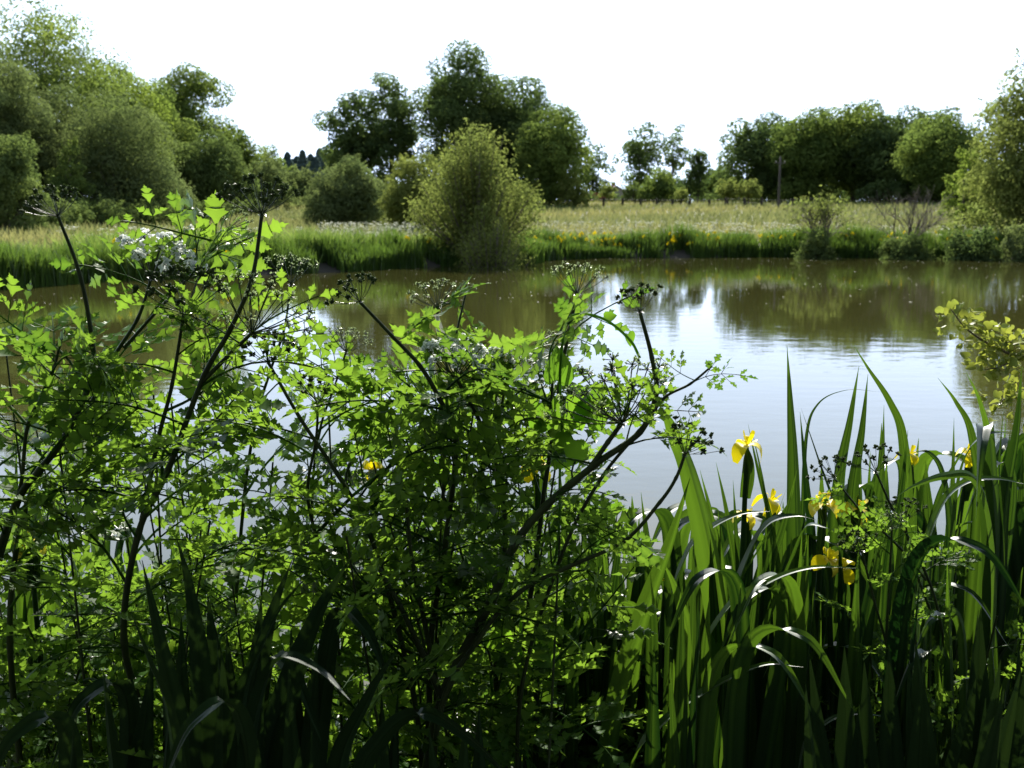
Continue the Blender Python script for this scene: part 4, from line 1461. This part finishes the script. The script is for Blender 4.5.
# broad leaves close by at the lower left, shade put into their colour, each a plant of its own clump
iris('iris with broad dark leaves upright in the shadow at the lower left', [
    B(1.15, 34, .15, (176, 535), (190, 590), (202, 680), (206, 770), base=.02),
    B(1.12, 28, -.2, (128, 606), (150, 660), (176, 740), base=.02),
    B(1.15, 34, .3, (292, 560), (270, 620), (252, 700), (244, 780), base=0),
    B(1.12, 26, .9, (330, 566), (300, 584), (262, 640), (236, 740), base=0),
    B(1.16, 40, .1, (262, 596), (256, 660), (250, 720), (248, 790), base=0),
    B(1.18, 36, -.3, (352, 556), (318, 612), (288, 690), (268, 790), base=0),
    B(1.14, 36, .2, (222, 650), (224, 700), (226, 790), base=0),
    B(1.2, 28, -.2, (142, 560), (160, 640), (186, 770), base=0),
], seed=21, mat='irisshade')
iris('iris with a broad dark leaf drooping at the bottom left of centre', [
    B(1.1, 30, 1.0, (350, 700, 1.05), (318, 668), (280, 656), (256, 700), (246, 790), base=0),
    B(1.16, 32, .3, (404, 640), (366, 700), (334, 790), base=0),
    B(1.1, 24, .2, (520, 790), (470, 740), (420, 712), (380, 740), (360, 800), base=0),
], seed=22, mat='irisshade')

# leaf fans added at the foot of the thicket, shade in their colour
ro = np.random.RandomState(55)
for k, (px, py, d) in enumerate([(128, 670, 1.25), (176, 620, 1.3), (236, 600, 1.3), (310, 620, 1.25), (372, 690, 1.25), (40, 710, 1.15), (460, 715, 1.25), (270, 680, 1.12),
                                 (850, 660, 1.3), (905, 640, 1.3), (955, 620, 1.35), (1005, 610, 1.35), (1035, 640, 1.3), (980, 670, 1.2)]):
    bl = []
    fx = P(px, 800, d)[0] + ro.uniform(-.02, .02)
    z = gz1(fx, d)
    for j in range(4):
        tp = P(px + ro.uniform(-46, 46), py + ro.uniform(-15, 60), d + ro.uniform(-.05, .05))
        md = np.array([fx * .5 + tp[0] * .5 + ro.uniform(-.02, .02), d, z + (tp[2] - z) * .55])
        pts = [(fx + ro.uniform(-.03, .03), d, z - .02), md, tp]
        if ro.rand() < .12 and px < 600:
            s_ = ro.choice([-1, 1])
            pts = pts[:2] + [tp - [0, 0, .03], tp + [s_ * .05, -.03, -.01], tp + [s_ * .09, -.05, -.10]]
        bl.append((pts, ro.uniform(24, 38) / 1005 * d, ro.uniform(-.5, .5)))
    iris('shade-coloured iris fan added at the foot of the ' + ('left thicket' if px < 600 else 'right clump'), bl, (), 'shade-coloured fans of the ' + ('left thicket' if px < 600 else 'right clump'), 300 + k, (fx, d), 'irisshade')

# leaves that fill the clumps
ri = np.random.RandomState(5)
def filler(n, xa, xb, ya, yb, da, db, lab, grp, wr=(13, 24), s0=0):
    for k in range(n):
        px = xa + (xb - xa) * (k + ri.rand()) / n
        d = ri.uniform(da, db)
        bx = P(px, 600, d)[0]
        z = gz1(bx, d)
        bl = []
        for j in range(ri.randint(4, 7)):
            top = P(px + ri.uniform(-34, 34), ri.uniform(ya, yb), d + ri.uniform(-.06, .06))
            x0 = bx + ri.uniform(-.03, .03)
            bend = ri.rand()
            md = np.array([x0 * .5 + top[0] * .5 + ri.uniform(-.015, .015), d, z + (top[2] - z) * .55])
            pts = [(x0, d, z - .03), md, top]
            if bend < .22:
                pts = [(x0, d, z - .03), md, top - [0, 0, .05], top + [ri.choice([-1, 1]) * .07, -.05, 0], top + [ri.choice([-1, 1]) * .12, -.10, -.09]]
                pts[4][0] = top[0] + np.sign(pts[3][0] - top[0]) * .13
            bl.append((pts, ri.uniform(*wr) / 1005 * d, ri.uniform(-.7, .7)))
        iris(lab, bl, (), grp, s0 + k, (bx, d))


filler(13, 545, 705, 490, 620, 1.85, 2.3, 'iris without flowers in the glowing green leaves left of the arching pale leaf', 'irises in the centre clump', s0=100)
filler(12, 690, 830, 500, 620, 1.75, 2.2, 'iris without flowers in the dense leaves under the tallest sword leaf', 'irises under the tallest leaf', s0=120)
filler(22, 830, 1080, 420, 560, 1.75, 2.4, 'iris without flowers in the crowded leaves towards the right edge', 'irises of the right clump', s0=140)
filler(22, 670, 1080, 530, 670, 1.4, 1.8, 'iris without flowers in the dark shade at the lower right', 'irises of the lower right shade', s0=160)
filler(7, -60, 180, 480, 640, 2.1, 2.5, 'iris without flowers behind the left hand dropwort by the water', 'irises behind the left thicket', s0=180)
filler(6, 330, 600, 560, 660, 2.0, 2.4, 'iris without flowers behind the middle dropwort by the water', 'irises behind the middle thicket', s0=190)

# ------------------------------------------------------------------ bindweed, sallow sprig, undergrowth
def heart_leaf(pos, dr, nr, s, rng):
    dr, nr = unit(dr), unit(nr)
    sd_ = unit(np.cross(dr, nr))
    nr = np.cross(sd_, dr)
    half = [(0, 0), (.22, -.16), (.42, -.10), (.52, .10), (.50, .32), (.40, .55), (.24, .78), (.10, .93), (0, 1.02)]
    V = []
    for side in (-1, 0, 1):
        for (u_, v_) in half:
            vv = max(v_, 0) if side == 0 else v_
            V.append(pos + s * (dr * vv + sd_ * side * (u_ if side else 0) + nr * (.32 * u_ * abs(side) - .25 * vv * vv)))
    n = len(half)
    F = []
    for i in range(n - 1):
        F += [(n + i, n + i + 1, i + 1, i), (n + i, 2 * n + i, 2 * n + i + 1, n + i + 1)]
    return np.array(V), F


rb_ = np.random.RandomState(31)
b = np.array([P(560, 700, 1.5)[0], 1.5, 0.28])
vine = thing('bindweed_vine', 'bindweed twining up the dropwort with broad heart shaped leaves', 'climbing plant', b)
q = MB()
tube(q, smooth_path([b, P(520, 640, 1.5), P(555, 560, 1.5), P(560, 470, 1.52), P(562, 420, 1.5), P(560, 375, 1.5), P(566, 325, 1.5), P(580, 314, 1.48), P(606, 320, 1.46), P(630, 340, 1.44), P(640, 358, 1.44)], 6) - b, .0022, 5, .6)
q.build('stem', M['bind'], vine, True)
for (px, py, tx, ty, s) in [(566, 396, 590, 440, .062), (585, 420, 606, 384, .058), (556, 380, 560, 350, .05), (574, 440, 556, 470, .055), (546, 410, 530, 440, .045), (444, 590, 444, 545, .055),
                            (492, 588, 505, 562, .05), (494, 634, 520, 660, .045), (606, 318, 618, 314, .017), (628, 334, 634, 350, .020), (536, 648, 556, 660, .05), (610, 512, 624, 500, .02)]:
    a, c = P(px, py, 1.5), P(tx, ty, 1.5)
    V, F = heart_leaf(a - b, c - a, np.array([rb_.uniform(-.5, .5), -.8, rb_.uniform(.2, .9)]), s, rb_)
    MB().add(V, F, rb_.rand()).build('leaf', M['bind'], vine, True)

b = np.array([P(1120, 560, 2.1)[0], 2.1, gz1(P(1120, 560, 2.1)[0], 2.1)])
sp = thing('sallow_sapling', 'yellow green leafy sallow twig reaching in from the right edge over the water', 'shrub', b)
rw = np.random.RandomState(32)
ax = [smooth_path([b, P(1110, 520, 2.1), P(1075, 420, 2.1), P(1040, 366, 2.1), P(1000, 350, 2.1), P(968, 330, 2.1), P(950, 308, 2.1)], 6),
      smooth_path([P(1075, 420, 2.1), P(1040, 400, 2.12), P(1008, 398, 2.1), P(1000, 404, 2.1)], 6),
      smooth_path([P(1040, 366, 2.1), P(1018, 344, 2.12), P(1004, 342, 2.1), P(996, 336, 2.1)], 6),
      smooth_path([P(1020, 358, 2.1), P(996, 368, 2.06), P(980, 370, 2.06)], 6),
      smooth_path([P(1110, 520, 2.1), P(1090, 400, 2.2), P(1060, 330, 2.2), P(1050, 290, 2.2)], 6)]
for i, pth in enumerate(ax):
    q = MB()
    tube(q, pth - b, np.linspace(.007 if i == 0 else .0022, .001, len(pth)), 5)
    q.build('branch', M['twig'], sp, True)
    q = MB()
    n = 130 if i == 0 else 60
    st = .5 if i == 0 else .25
    for k in range(n):
        t = st + (1 - st) * rw.rand()
        j = min(int(t * (len(pth) - 1)), len(pth) - 2)
        p = pth[j] - b + rw.randn(3) * .022
        d = unit(rw.randn(3) + [-.4, 0, .5])
        V, F = heart_leaf(p, d, rw.randn(3) * .7 + [0, -.3, 1], rw.uniform(.012, .021), rw)
        q.add(V, F, rw.rand())
    q.build('leaves', M['sprig'], sp, True)

# low herbs over the mud
q = MB()
src = []
for me in LEAVES[:5]:
    v = np.zeros(len(me.vertices) * 3)
    me.vertices.foreach_get('co', v)
    src.append((v.reshape(-1, 3), np.array([p.vertices[:] for p in me.polygons if len(p.vertices) == 4])))
ru = np.random.RandomState(33)
for k in range(620):
    x, y = ru.uniform(-2.6, 2.4), ru.uniform(.75, 2.75)
    if abs(x) > .62 * y + .5:
        continue
    z = gz1(x, y)
    if z < .02:
        continue
    V, F = src[ru.randint(5)]
    s = ru.uniform(.10, .2)
    az, el = ru.rand() * 6.28, ru.uniform(.1, 1.0)
    d = Vector((math.cos(az) * math.cos(el), math.sin(az) * math.cos(el), math.sin(el)))
    xx = d.cross(Vector((0, 0, 1))).normalized()
    zz = xx.cross(d)
    m = np.array(Matrix((xx, d, zz)).transposed())
    q.add(V @ m.T * s + [x, y, z + ru.uniform(0, .32) * (y > 1.0)], F, ru.rand())
tag(q.build('undergrowth', M['drop']), 'low leafy herbs covering the shaded mud of the near bank', 'undergrowth', kind='stuff')
